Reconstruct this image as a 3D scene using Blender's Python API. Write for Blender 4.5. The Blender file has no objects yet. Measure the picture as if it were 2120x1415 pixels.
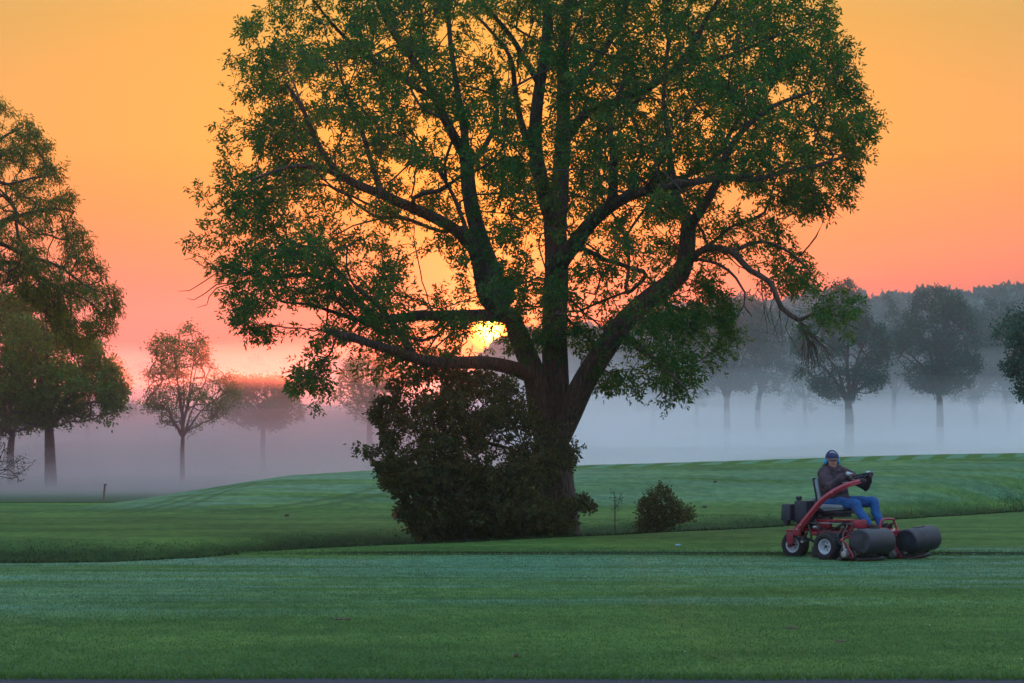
import bpy, bmesh, math, random
import numpy as np
from mathutils import Vector, Matrix

# ------------------------------------------------------------------ camera, sky, sun, exposure
F = 5889.0            # focal length in pixels of the 2120 px wide photograph (100 mm on 36 mm)
HOR = 910.0           # image row of the horizon
CZ = 1.87             # eye height above the near lawn
PITCH = math.atan((HOR - 707.5) / F)
R = math.radians
sc = bpy.context.scene
COL = sc.collection

cam_d = bpy.data.cameras.new('camera')
cam_d.lens = 100.0; cam_d.sensor_width = 36.0; cam_d.clip_start = 0.5; cam_d.clip_end = 5000.0
cam = bpy.data.objects.new('camera', cam_d); COL.objects.link(cam)
cam.location = (0, 0, CZ); cam.rotation_euler = (math.pi / 2 + PITCH, 0, 0)
sc.camera = cam
cam_d.dof.use_dof = True; cam_d.dof.focus_distance = 50.0; cam_d.dof.aperture_fstop = 6.5

def ray(px, py):
    a = (px - 1060.0) / F; b = (707.5 - py) / F
    return np.array([a, math.cos(PITCH) - b * math.sin(PITCH), math.sin(PITCH) + b * math.cos(PITCH)])
def W(px, py, d):
    r = ray(px, py); return np.array([0, 0, CZ]) + r * (d / r[1])
def Gd(px, py, z=0.0):
    r = ray(px, py); t = (z - CZ) / r[2]; return r[0] * t, r[1] * t

SUNV = ray(1012, 685); SUNV = SUNV / np.linalg.norm(SUNV)
SUN_EL = math.asin(SUNV[2]); SUN_AZ = math.atan2(SUNV[0], SUNV[1])

world = bpy.data.worlds.new('World'); sc.world = world; world.use_nodes = True
nt = world.node_tree; nt.nodes.clear()
def N(tree, typ, **kw):
    n = tree.nodes.new(typ)
    for k, v in kw.items():
        if k.startswith('i_'):
            key = k[2:]; key = int(key) if key.isdigit() else key.replace('_', ' ')
            n.inputs[key].default_value = v
        else: setattr(n, k, v)
    return n
def M(tree, op, a, b=None, c=None, clamp=False):
    n = tree.nodes.new('ShaderNodeMath'); n.operation = op; n.use_clamp = clamp
    for i, v in enumerate((a, b, c)):
        if v is None: continue
        if isinstance(v, (int, float)): n.inputs[i].default_value = v
        else: tree.links.new(v, n.inputs[i])
    return n.outputs[0]
def ramp(tree, fac, stops, interp='LINEAR'):
    n = tree.nodes.new('ShaderNodeValToRGB'); n.color_ramp.interpolation = interp
    el = n.color_ramp.elements
    while len(el) > 1: el.remove(el[-1])
    el[0].position = stops[0][0]; el[0].color = tuple(stops[0][1]) + (1,)
    for p, c in stops[1:]:
        e = el.new(p); e.color = tuple(c) + (1,)
    tree.links.new(fac, n.inputs[0]); return n.outputs[0]
def mixc(tree, fac, a, b, blend='MIX'):
    n = tree.nodes.new('ShaderNodeMix'); n.data_type = 'RGBA'; n.blend_type = blend
    n.clamp_result = False
    for i, v in ((0, fac), (6, a), (7, b)):
        if isinstance(v, (int, float)): n.inputs[i].default_value = v
        elif isinstance(v, (tuple, list)): n.inputs[i].default_value = tuple(v) + (1,) if len(v) == 3 else v
        else: tree.links.new(v, n.inputs[i])
    return n.outputs[2]

tc = N(nt, 'ShaderNodeTexCoord')
sep = N(nt, 'ShaderNodeSeparateXYZ'); nt.links.new(tc.outputs['Generated'], sep.inputs[0])
elev = M(nt, 'MULTIPLY', M(nt, 'ARCSINE', sep.outputs[2]), 180 / math.pi)          # degrees
dot = nt.nodes.new('ShaderNodeVectorMath'); dot.operation = 'DOT_PRODUCT'
nt.links.new(tc.outputs['Generated'], dot.inputs[0]); dot.inputs[1].default_value = tuple(SUNV)
ang = M(nt, 'MULTIPLY', M(nt, 'ARCCOSINE', M(nt, 'MINIMUM', dot.outputs['Value'], 0.9999999)), 180 / math.pi)
e01 = M(nt, 'DIVIDE', M(nt, 'ADD', elev, 2.0), 92.0, clamp=True)
def E(d): return (d + 2.0) / 92.0
dawn = ramp(nt, e01, [(0.0, (.10, .0, .05)), (E(1.2), (.12, .0, .035)), (E(3), (.20, .0, .0)), (E(5.9), (.50, .26, .02)),
                      (E(8.5), (.36, .29, .01)), (E(11), (.50, .42, .16)), (E(16), (.50, .50, .42)), (E(28), (.50, .70, .90)),
                      (E(50), (.70, .98, 1.38)), (1.0, (.68, .96, 1.48))])
back = ramp(nt, e01, [(0.0, (.56, .54, .66)), (E(4), (.60, .60, .74)), (E(12), (.64, .76, 1.02)), (E(40), (.70, .98, 1.34)), (1.0, (.68, .96, 1.48))])
side = M(nt, 'SUBTRACT', 1.0, M(nt, 'SMOOTH_MIN', M(nt, 'DIVIDE', ang, 80.0), 1.0, 0.2), clamp=True)
skyc = mixc(nt, M(nt, 'POWER', side, 0.6), back, dawn)
def glow(width, col):
    g = M(nt, 'EXPONENT', M(nt, 'MULTIPLY', ang, -1.0 / width))
    return mixc(nt, 1.0, (g_ := mixc(nt, g, (0, 0, 0), col)), (0, 0, 0), 'ADD')
lift = M(nt, 'SMOOTH_MIN', M(nt, 'DIVIDE', M(nt, 'SUBTRACT', elev, 1.6), 3.0, clamp=True), 1.0, .1)
skyc = mixc(nt, lift, skyc, mixc(nt, 1.0, skyc, glow(3.6, (.10, .34, .0)), 'ADD'))
skyc = mixc(nt, 1.0, skyc, glow(1.0, (3.2, .95, .0)), 'ADD')
skyc = mixc(nt, 1.0, skyc, glow(4.0, (1.0, .0, .0)), 'ADD')
disc = ramp(nt, M(nt, 'DIVIDE', ang, 1.0, clamp=True), [(0.0, (1, .75, .12)), (.20, (1, .60, .07)), (.30, (.8, .16, .004)), (.345, (.5, .045, .0)), (.42, (0, 0, 0))])
skyc = mixc(nt, 1.0, skyc, mixc(nt, 1.0, disc, (14, 14, 14), 'MULTIPLY'), 'ADD')
sky_t = N(nt, 'ShaderNodeTexSky', sky_type='NISHITA', sun_disc=False, sun_elevation=SUN_EL, sun_rotation=SUN_AZ)
bg1 = N(nt, 'ShaderNodeBackground'); nt.links.new(skyc, bg1.inputs[0]); bg1.inputs[1].default_value = 1.0
bg2 = N(nt, 'ShaderNodeBackground'); nt.links.new(mixc(nt, 1.0, sky_t.outputs[0], ramp(nt, e01, [(E(0), (.5, .09, .08)), (E(2), (.6, .14, .06)), (E(3.6), (.6, .23, .05)), (E(7), (.6, .27, .09))]), 'MULTIPLY'), bg2.inputs[0]); bg2.inputs[1].default_value = 0.05
addb = N(nt, 'ShaderNodeAddShader'); nt.links.new(bg1.outputs[0], addb.inputs[0]); nt.links.new(bg2.outputs[0], addb.inputs[1])
wout = N(nt, 'ShaderNodeOutputWorld'); nt.links.new(addb.outputs[0], wout.inputs[0])
world.cycles.sampling_method = 'MANUAL'; world.cycles.sample_map_resolution = 1024

sun_d = bpy.data.lights.new('sun', 'SUN'); sun_d.energy = 4.0; sun_d.angle = R(0.6); sun_d.color = (1.0, .20, .08)
sun = bpy.data.objects.new('sun', sun_d); COL.objects.link(sun)
sun.rotation_euler = Vector(SUNV).to_track_quat('Z', 'Y').to_euler()
sun.location = Vector(SUNV) * 400

sc.view_settings.view_transform = 'Standard'; sc.view_settings.look = 'None'
sc.view_settings.exposure = 0.0; sc.view_settings.gamma = 1.0
sc.render.engine = 'CYCLES'
cy = sc.cycles
cy.max_bounces = 6; cy.diffuse_bounces = 3; cy.glossy_bounces = 2; cy.transmission_bounces = 4; cy.transparent_max_bounces = 8
cy.volume_bounces = 3; cy.use_denoising = True; cy.caustics_reflective = False; cy.caustics_refractive = False
cy.sample_clamp_indirect = 4.0

# ------------------------------------------------------------------ helpers
rng = np.random.default_rng(7)
def link(o, parent=None):
    COL.objects.link(o)
    if parent is not None: o.parent = parent
    return o
def tag(o, label=None, cat=None, group=None, kind=None):
    if label: o['label'] = label
    if cat: o['category'] = cat
    if group: o['group'] = group
    if kind: o['kind'] = kind
    return o
def empty(name, loc, label, cat, group=None, rz=0.0):
    o = bpy.data.objects.new(name, None); o.empty_display_size = 0.2
    o.location = tuple(float(v) for v in loc); o.rotation_euler = (0, 0, rz)
    link(o); return tag(o, label, cat, group)
def np_mesh(name, V, faces_n, corners, mat, parent=None, smooth=False, loc=None):
    """V (n,3); faces_n verts per face; corners (f, faces_n)"""
    me = bpy.data.meshes.new(name); V = np.asarray(V, dtype=np.float32)
    if loc is not None: V = V - np.asarray(loc, dtype=np.float32)
    corners = np.asarray(corners, dtype=np.int32); nf = len(corners)
    me.vertices.add(len(V)); me.vertices.foreach_set('co', V.ravel())
    me.loops.add(nf * faces_n); me.loops.foreach_set('vertex_index', corners.ravel())
    me.polygons.add(nf); me.polygons.foreach_set('loop_start', np.arange(0, nf * faces_n, faces_n, dtype=np.int32))
    me.polygons.foreach_set('loop_total', np.full(nf, faces_n, dtype=np.int32))
    me.polygons.foreach_set('use_smooth', np.full(nf, smooth, dtype=bool))
    me.update(calc_edges=True)
    if mat: me.materials.append(mat)
    return link(bpy.data.objects.new(name, me), parent)
def bm_obj(name, bm, mat, parent=None, smooth=True, angle=35):
    me = bpy.data.meshes.new(name)
    bmesh.ops.recalc_face_normals(bm, faces=bm.faces)
    if smooth:
        for f in bm.faces: f.smooth = True
        for e in bm.edges:
            if len(e.link_faces) == 2 and e.calc_face_angle(0) > R(angle): e.smooth = False
    bm.to_mesh(me); bm.free()
    if mat: me.materials.append(mat)
    return link(bpy.data.objects.new(name, me), parent)

def smooth01(t):
    t = np.clip(t, 0, 1); return t * t * (3 - 2 * t)
def vnoise(x, y, seed=0):
    """cheap smooth value noise, vectorised"""
    xi = np.floor(x).astype(np.int64); yi = np.floor(y).astype(np.int64); fx = smooth01(x - xi); fy = smooth01(y - yi)
    def h(a, b):
        n = (a * 374761393 + b * 668265263 + seed * 1442695) & 0xffffffff
        n = ((n ^ (n >> 13)) * 1274126177) & 0xffffffff
        return ((n ^ (n >> 16)) & 0xffff) / 65535.0
    return (h(xi, yi) * (1 - fx) + h(xi + 1, yi) * fx) * (1 - fy) + (h(xi, yi + 1) * (1 - fx) + h(xi + 1, yi + 1) * fx) * fy

# ------------------------------------------------------------------ materials
def new_mat(name):
    m = bpy.data.materials.new(name); m.use_nodes = True; m.node_tree.nodes.clear(); return m, m.node_tree
def pbr(name, col, rough=0.6, metal=0.0, spec=0.5, var=0.15, scale=8.0, bump=0.0, bscale=40.0, coat=0.0):
    m, t = new_mat(name)
    p = N(t, 'ShaderNodeBsdfPrincipled'); p.inputs['Roughness'].default_value = rough; p.inputs['Metallic'].default_value = metal
    p.inputs['Specular IOR Level'].default_value = spec; p.inputs['Coat Weight'].default_value = coat
    o = N(t, 'ShaderNodeOutputMaterial'); t.links.new(p.outputs[0], o.inputs[0])
    c = N(t, 'ShaderNodeTexCoord'); n = N(t, 'ShaderNodeTexNoise'); n.inputs['Scale'].default_value = scale; n.inputs['Detail'].default_value = 6
    t.links.new(c.outputs['Object'], n.inputs[0])
    a = tuple(v * (1 - var) for v in col); b = tuple(min(1, v * (1 + var)) for v in col)
    t.links.new(ramp(t, n.outputs[0], [(0.3, a), (0.7, b)]), p.inputs[0])
    if bump:
        n2 = N(t, 'ShaderNodeTexNoise'); n2.inputs['Scale'].default_value = bscale; n2.inputs['Detail'].default_value = 4
        t.links.new(c.outputs['Object'], n2.inputs[0])
        bp = N(t, 'ShaderNodeBump'); bp.inputs['Strength'].default_value = bump; bp.inputs['Distance'].default_value = 0.02
        t.links.new(n2.outputs[0], bp.inputs['Height']); t.links.new(bp.outputs[0], p.inputs['Normal'])
    return m
def leaf_mat(name, c1, c2, c3, trans=0.4, tcol=None, scale=0.6):
    m, t = new_mat(name)
    g = N(t, 'ShaderNodeNewGeometry'); c = N(t, 'ShaderNodeTexCoord')
    n = N(t, 'ShaderNodeTexNoise'); n.inputs['Scale'].default_value = scale; n.inputs['Detail'].default_value = 3
    t.links.new(c.outputs['Object'], n.inputs[0])
    col = ramp(t, M(t, 'ADD', M(t, 'MULTIPLY', g.outputs['Random Per Island'], 0.45), M(t, 'MULTIPLY', n.outputs[0], 0.6)), [(0.2, c1), (0.55, c2), (0.85, c3)])
    p = N(t, 'ShaderNodeBsdfPrincipled'); p.inputs['Roughness'].default_value = 0.55; p.inputs['Specular IOR Level'].default_value = 0.3
    t.links.new(col, p.inputs[0])
    tr = N(t, 'ShaderNodeBsdfTranslucent')
    t.links.new(mixc(t, 1.0, col, tcol or (2.0, 1.6, .35), 'MULTIPLY'), tr.inputs[0])
    mx = N(t, 'ShaderNodeMixShader'); mx.inputs[0].default_value = trans
    t.links.new(p.outputs[0], mx.inputs[1]); t.links.new(tr.outputs[0], mx.inputs[2])
    o = N(t, 'ShaderNodeOutputMaterial'); t.links.new(mx.outputs[0], o.inputs[0])
    return m
def bark_mat(name, c1, c2):
    m, t = new_mat(name); c = N(t, 'ShaderNodeTexCoord'); mp = N(t, 'ShaderNodeMapping'); mp.inputs['Scale'].default_value = (9, 9, 1.6)
    t.links.new(c.outputs['Object'], mp.inputs[0])
    n = N(t, 'ShaderNodeTexNoise'); n.inputs['Scale'].default_value = 2.2; n.inputs['Detail'].default_value = 8; n.inputs['Roughness'].default_value = .65
    t.links.new(mp.outputs[0], n.inputs[0])
    v = N(t, 'ShaderNodeTexVoronoi', feature='DISTANCE_TO_EDGE'); v.inputs['Scale'].default_value = 1.6; t.links.new(mp.outputs[0], v.inputs[0])
    p = N(t, 'ShaderNodeBsdfPrincipled'); p.inputs['Roughness'].default_value = .9
    t.links.new(ramp(t, n.outputs[0], [(.3, c1), (.7, c2)]), p.inputs[0])
    h = M(t, 'ADD', M(t, 'MULTIPLY', n.outputs[0], .5), M(t, 'MINIMUM', M(t, 'MULTIPLY', v.outputs[0], 3.0), 1.0))
    bp = N(t, 'ShaderNodeBump'); bp.inputs['Strength'].default_value = .9; bp.inputs['Distance'].default_value = .05
    t.links.new(h, bp.inputs['Height']); t.links.new(bp.outputs[0], p.inputs['Normal'])
    o = N(t, 'ShaderNodeOutputMaterial'); t.links.new(p.outputs[0], o.inputs[0]); return m

MAT = dict(
    ash_leaf=leaf_mat('ash_leaf', (.014, .070, .032), (.030, .122, .044), (.075, .17, .036), .6),
    shrub_leaf=leaf_mat('shrub_leaf', (.034, .046, .018), (.052, .070, .022), (.080, .105, .024), .36),
    willow_leaf=leaf_mat('willow_leaf', (.030, .085, .020), (.055, .13, .026), (.095, .17, .035), .42),
    maple_leaf=leaf_mat('maple_leaf', (.036, .095, .014), (.068, .15, .018), (.115, .20, .024), .34),
    far_leaf=leaf_mat('far_leaf', (.010, .060, .046), (.016, .085, .056), (.030, .11, .05), .10, scale=.25),
    bark=bark_mat('bark', (.035, .026, .02), (.11, .085, .065)),
    twig=pbr('twig', (.06, .045, .035), .9),
)
# ------------------------------------------------------------------ terrain
EDGE_PX = [(-900, 1180), (0, 1168), (235, 1166), (400, 1157), (500, 1148), (920, 1127), (1180, 1113), (1600, 1092), (2120, 1060), (2600, 1035)]
_ex, _ey = zip(*[Gd(a, b) for a, b in EDGE_PX])
_ex = np.array(_ex); _ey = np.array(_ey)
def edge_y(x): return np.interp(x, _ex, _ey)
CREST = [(150, 1066, 71), (290, 1035, 80), (400, 1015, 84), (500, 1000, 87), (600, 985, 89), (770, 975, 91), (1200, 963, 93), (1500, 955, 95), (1800, 945, 97), (2120, 938, 99)]
_cx = []; _cy = []; _cz = []
for a, b, d in CREST:
    p = W(a, b, d); _cx.append(p[0]); _cy.append(p[1]); _cz.append(max(0.0, p[2]))
_cx = np.array([-30] + [-12.3] + _cx[1:] + [30, 45, 70]); _cy = np.array([72, 74] + _cy[1:] + [102, 104, 104]); _cz = np.array([0, 0] + _cz[1:] + [1.5, 1.2, 0.0])
def lip_y(x): return 46.25 + 0.05 * (vnoise(x * .9, x * 0, 5) - .5) + .03 * (vnoise(x * 4, x * 0, 6) - .5)
def H(x, y):
    x = np.asarray(x, float); y = np.asarray(y, float)
    z = 0.03 * (vnoise(x * .15, y * .12, 1) - .5) * smooth01((y - 20) / 20)
    z = z + 0.012 * (vnoise(x * .9, y * .7, 2) - .5)
    # groove cut along the mown lawn
    g = np.exp(-((y - lip_y(x)) / .085) ** 2) * smooth01((x + 5.5) / 3.5)
    ly = lip_y(x); z = z + .045 * smooth01((y - ly) / .035) * (1 - smooth01((y - ly - .4) / 6.0)) * smooth01((x + 5.8) / 4.0)
    t = y - edge_y(x)
    dip = smooth01(t / 2.0) * (1 - smooth01((t - 2.6) / 8.0))
    z = z - 1.05 * dip + dip * .16 * (vnoise(x * .7, y * .9, 3) - .5)
    # the mound
    yc = np.interp(x, _cx, _cy); zc = np.interp(x, _cx, _cz)
    yf = np.interp(x, [-14, -6, 6, 20], [68, 70.5, 75, 79]); s = (y - yf) / (yc - yf)
    up = np.where(s < .62, .8 * smooth01(s / .62) , .8 + .2 * np.sin(np.clip((s - .62) / .38, 0, 1) * math.pi / 2))
    down = 1 - smooth01((y - yc) / 9.0)
    m = zc * np.where(s < 1, np.where(s < 0, 0, up), down)
    m = m * (1 + .10 * (vnoise(x * .25, y * .3, 4) - .5) * (1 - np.clip(s, 0, 1)))
    z = z + m
    # slow rise of the far ground on the right, slight fall on the left
    z = z + 0.95 * smooth01((x - 2) / 14) * smooth01((y - 112) / 42) - .25 * smooth01((-9 - x) / 4) * smooth01((y - 84) / 8) * (1 - smooth01((y - 120) / 20))
    z = z + .5 * (vnoise(x * .02 + 7, y * .02, 8) - .5) * smooth01((y - 150) / 100)
    return z
def h1(x, y): return float(H(np.array([x]), np.array([y]))[0])

def grid_axis(pieces):
    out = []
    for a, b, s in pieces: out += list(np.arange(a, b, s))
    return np.array(out + [pieces[-1][1]])
xs = grid_axis([(-1500, -200, 100), (-200, -60, 14), (-60, -28, 2), (-28, 28, .2), (28, 60, 2), (60, 200, 14), (200, 1500, 100)])
ys = grid_axis([(-200, -20, 20), (-20, 14, 2), (14, 45.9, .22), (45.9, 46.7, .025), (46.7, 105, .2), (105, 160, 1.0), (160, 400, 8), (400, 1600, 100)])
X, Y = np.meshgrid(xs, ys); Z = H(X, Y)
nx, ny = len(xs), len(ys)
idx = np.arange(nx * ny).reshape(ny, nx)
quads = np.stack([idx[:-1, :-1], idx[:-1, 1:], idx[1:, 1:], idx[1:, :-1]], -1).reshape(-1, 4)

def lawn_material():
    m, t = new_mat('lawn'); c = N(t, 'ShaderNodeTexCoord'); L = t.links
    def noise(scale, vec_scale=(1, 1, 1), detail=4, rough=.5, rot=0.0, dist=0.0):
        mp = N(t, 'ShaderNodeMapping'); mp.inputs['Scale'].default_value = vec_scale; mp.inputs['Rotation'].default_value = (0, 0, rot)
        L.new(c.outputs['Object'], mp.inputs[0])
        n = N(t, 'ShaderNodeTexNoise'); n.inputs['Scale'].default_value = scale; n.inputs['Detail'].default_value = detail
        n.inputs['Roughness'].default_value = rough; n.inputs['Distortion'].default_value = dist
        L.new(mp.outputs[0], n.inputs[0]); return n.outputs[0]
    sp = N(t, 'ShaderNodeSeparateXYZ'); L.new(c.outputs['Object'], sp.inputs[0]); sx, sy, sz = sp.outputs
    fine = noise(26, (1, .55, 1), 5, .75)                        # blades
    mid = noise(3.0, (1, .5, 1), 5, .65)
    big = noise(.35, (.6, 1, 1), 3, .5)
    grass = ramp(t, M(t, 'ADD', M(t, 'MULTIPLY', big, .42), M(t, 'ADD', M(t, 'MULTIPLY', mid, .45), M(t, 'MULTIPLY', fine, .3))), [(.40, (.020, .060, .014)), (.57, (.050, .125, .028)), (.72, (.11, .215, .042))])
    # dew: long streaks lying across the view and whole patches, a paler bluish film on the blades
    dew_s = noise(.9, (.16, 1.1, 1), 5, .62, rot=.06, dist=.4)
    dew_b = noise(.12, (.5, 1.3, 1), 3, .5, rot=.05)
    def band(v, a, b, wa, wb):                                   # 1 between a and b
        return M(t, 'MULTIPLY', M(t, 'DIVIDE', M(t, 'SUBTRACT', v, a), wa, clamp=True), M(t, 'DIVIDE', M(t, 'SUBTRACT', b, v), wb, clamp=True), clamp=True)
    near = band(M(t, 'ADD', sy, M(t, 'MULTIPLY', sx, -.25)), 30.5, 46.4, 3.0, .4)
    mound = M(t, 'DIVIDE', M(t, 'SUBTRACT', sz, .06), .12, clamp=True)
    zone = M(t, 'ADD', M(t, 'MULTIPLY', near, .9), M(t, 'MULTIPLY', mound, M(t, 'SUBTRACT', .72, M(t, 'MULTIPLY', M(t, 'DIVIDE', M(t, 'ADD', sx, 4.0), 12.0, clamp=True), .28))), clamp=True)
    d = M(t, 'MULTIPLY', zone, M(t, 'DIVIDE', M(t, 'SUBTRACT', M(t, 'ADD', M(t, 'MULTIPLY', dew_s, .65), M(t, 'MULTIPLY', dew_b, .45)), .475), .13, clamp=True))
    d = M(t, 'MULTIPLY', d, M(t, 'ADD', .45, M(t, 'MULTIPLY', fine, 1.0)), clamp=True)
    dewc = ramp(t, mid, [(.3, (.04, .15, .10)), (.7, (.12, .30, .23))])
    col = mixc(t, M(t, 'MULTIPLY', d, .75), grass, dewc)
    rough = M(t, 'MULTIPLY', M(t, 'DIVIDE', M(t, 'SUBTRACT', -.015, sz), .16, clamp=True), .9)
    col = mixc(t, rough, col, ramp(t, mid, [(.3, (.010, .030, .008)), (.7, (.026, .062, .014))]))  # long grass below lawn level, with the ditch's shade mixed into its darker colour
    # mown stripes on the flat top of the mound: dew swept off in lanes
    lane = M(t, 'PINGPONG', M(t, 'ADD', sx, M(t, 'MULTIPLY', sy, -.22)), .55)
    lane = M(t, 'GREATER_THAN', M(t, 'ADD', lane, M(t, 'MULTIPLY', mid, .3)), .42)
    top = M(t, 'MULTIPLY', M(t, 'GREATER_THAN', sz, M(t, 'ADD', .915, M(t, 'MULTIPLY', sx, .0225))), M(t, 'GREATER_THAN', sx, 1.2))
    top = M(t, 'MULTIPLY', top, M(t, 'MULTIPLY', M(t, 'GREATER_THAN', sy, 86.5), M(t, 'LESS_THAN', sy, 103.0)))
    col = mixc(t, top, col, mixc(t, lane, (.045, .12, .022), (.085, .20, .11)))
    # wheel tracks over the left shoulder of the mound: lines x = X(y)
    yn = M(t, 'DIVIDE', M(t, 'SUBTRACT', sy, 69.0), 16.0, clamp=True)
    def track(pts, offs, wd):
        st = [((y_ - 69.0) / 16.0, ((x_ + 12) / 12,) * 3) for y_, x_ in pts]
        xx = M(t, 'SUBTRACT', M(t, 'MULTIPLY', ramp(t, yn, st, 'EASE' if 0 else 'LINEAR'), 12.0), 12.0)
        o_ = None
        for of in offs:
            l_ = M(t, 'SUBTRACT', 1.0, M(t, 'DIVIDE', M(t, 'ABSOLUTE', M(t, 'SUBTRACT', sx, M(t, 'ADD', xx, of))), wd), clamp=True)
            o_ = l_ if o_ is None else M(t, 'MAXIMUM', o_, l_)
        return M(t, 'MULTIPLY', o_, M(t, 'MULTIPLY', M(t, 'GREATER_THAN', sy, pts[0][0]), M(t, 'LESS_THAN', sy, 85.0)))
    tr = M(t, 'MAXIMUM', track([(69.6, -10.6), (70.3, -10.25), (71.9, -9.76), (74.7, -9.24), (78.6, -8.8), (83, -8.59)], (0, .42, .95), .16),
           track([(69.2, -9.4), (69.6, -8.97), (71.3, -7.73), (73.3, -6.22), (76.7, -4.68), (80, -3.67), (84, -2.6)], (0, .75), .24))
    col = mixc(t, M(t, 'MULTIPLY', M(t, 'MULTIPLY', tr, .85), M(t, 'ADD', .5, mid)), col, (.03, .085, .02))
    # bare earth showing in the cut line across the lawn
    cut = M(t, 'ABSOLUTE', M(t, 'SUBTRACT', M(t, 'ADD', sy, M(t, 'MULTIPLY', M(t, 'SUBTRACT', mid, .5), .10)), 46.25))
    cut = M(t, 'MULTIPLY', M(t, 'LESS_THAN', cut, .13), M(t, 'DIVIDE', M(t, 'ADD', sx, 5.2), 3.0, clamp=True))
    col = mixc(t, M(t, 'MULTIPLY', cut, .85), col, (.020, .022, .012))
    p = N(t, 'ShaderNodeBsdfPrincipled'); p.inputs['Roughness'].default_value = .75; p.inputs['Specular IOR Level'].default_value = .06
    L.new(col, p.inputs[0]); L.new(M(t, 'SUBTRACT', .8, M(t, 'MULTIPLY', d, .25)), p.inputs['Roughness'])
    bp = N(t, 'ShaderNodeBump'); bp.inputs['Strength'].default_value = .8; bp.inputs['Distance'].default_value = .035
    L.new(M(t, 'ADD', fine, M(t, 'MULTIPLY', mid, .8)), bp.inputs['Height']); L.new(bp.outputs[0], p.inputs['Normal'])
    o = N(t, 'ShaderNodeOutputMaterial'); L.new(p.outputs[0], o.inputs[0]); return m
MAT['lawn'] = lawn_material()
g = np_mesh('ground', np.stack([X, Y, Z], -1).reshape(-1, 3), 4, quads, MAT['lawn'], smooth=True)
tag(g, kind='structure')

# asphalt path in the near foreground, its far edge just inside the picture
MAT['asphalt'] = pbr('asphalt', (.016, .018, .032), .9, scale=60, var=.3, bump=.4, bscale=200)
px_ = np.linspace(-40, 40, 641)
def strip(name, x, y0, y1, dz, mat, skirt=False):
    V = []; Fq = []
    n = len(x); cols = 6
    for i in range(n):
        for k in range(cols + 1):
            yy = y0[i] + (y1[i] - y0[i]) * k / cols
            V.append((x[i], yy, 0))
    V = np.array(V); V[:, 2] = H(V[:, 0], V[:, 1]) + dz
    for i in range(n - 1):
        for k in range(cols):
            a = i * (cols + 1) + k; Fq.append((a, a + cols + 1, a + cols + 2, a + 1))
    o = np_mesh(name, V, 4, Fq, mat, smooth=True); tag(o, kind='structure'); return o
far_edge = 22.2 - .009 * px_ + .05 * (vnoise(px_ * 3, px_ * 0, 9) - .5) + .02 * np.sin(px_ * 3.1)
strip('path', px_, far_edge - 2.6, far_edge, .012, MAT['asphalt'])
MAT['gravel'] = pbr('gravel', (.20, .17, .17), .9, scale=30, var=.3)
px2 = np.linspace(-40, -9.6, 60)
strip('cart_path', px2, 85.6 + .10 * (px2 + 14), 87.9 + .10 * (px2 + 14), .014, MAT['gravel'])

# ------------------------------------------------------------------ grass blades (stuff)
def blades(name, P, h, w, mat, lean=.35, label=None, seed=1, cat='grass'):
    r = np.random.default_rng(seed); n = len(P)
    a = r.uniform(0, 2 * math.pi, n); d = np.stack([np.cos(a), np.sin(a), 0 * a], -1)
    l = r.normal(0, lean, (n, 2)); tip = P + np.stack([l[:, 0] * h, l[:, 1] * h, h], -1)
    mid = P + (tip - P) * .55; mid[:, 2] += .06 * h
    V = np.stack([P - d * w[:, None], P + d * w[:, None], mid + d * w[:, None] * .7, tip, mid - d * w[:, None] * .7], 1)
    i = np.arange(n)[:, None] * 5
    T = np.concatenate([i + np.array([[0, 1, 2]]), i + np.array([[0, 2, 4]]), i + np.array([[4, 2, 3]])])
    o = np_mesh(name, V.reshape(-1, 3), 3, T, mat); return o
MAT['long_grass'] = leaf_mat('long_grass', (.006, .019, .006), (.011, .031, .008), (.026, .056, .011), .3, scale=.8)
r_ = np.random.default_rng(11)
# rough grass on both banks of the ditch
n = 240000
bx = r_.uniform(-11, 19, n) ; t_ = np.abs(r_.normal(0, 1, n)); t_ = np.where(r_.random(n) < .25, r_.uniform(-.05, 1.6, n), 2.0 + 9.5 * r_.random(n) ** 1.4)
by = edge_y(bx) + t_; keep = r_.random(n) < np.where(t_ > 4, np.clip(1 - (t_ - 4) / 7.5, 0, 1), 1)
bx, by, t_ = bx[keep], by[keep], t_[keep]
hh = r_.uniform(.05, .16, len(bx)) * np.where(t_ < 1.7, .45, np.interp(t_, [2, 5.0, 8.5, 11.5], [1.25, .75, .28, .10])) * (.6 + 1.0 * vnoise(bx * .8, by * .8, 12))
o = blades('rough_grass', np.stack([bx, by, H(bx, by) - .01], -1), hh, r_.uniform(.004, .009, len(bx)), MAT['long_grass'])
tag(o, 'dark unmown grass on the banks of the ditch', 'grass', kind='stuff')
# ragged edge of the lawn at the near path and along the groove
n = 16000
bx = r_.uniform(-5.5, 5.5, n); by = np.interp(bx, px_, far_edge) + r_.normal(.06, .12, n)
P1 = np.stack([bx, by, H(bx, by)], -1); h_1 = r_.uniform(.02, .075, n)
n = 9000
bx = r_.uniform(-5, 19, n); by = lip_y(bx) + r_.normal(.03, .09, n)
P2 = np.stack([bx, by, H(bx, by)], -1); h_2 = r_.uniform(.015, .05, n)
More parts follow.
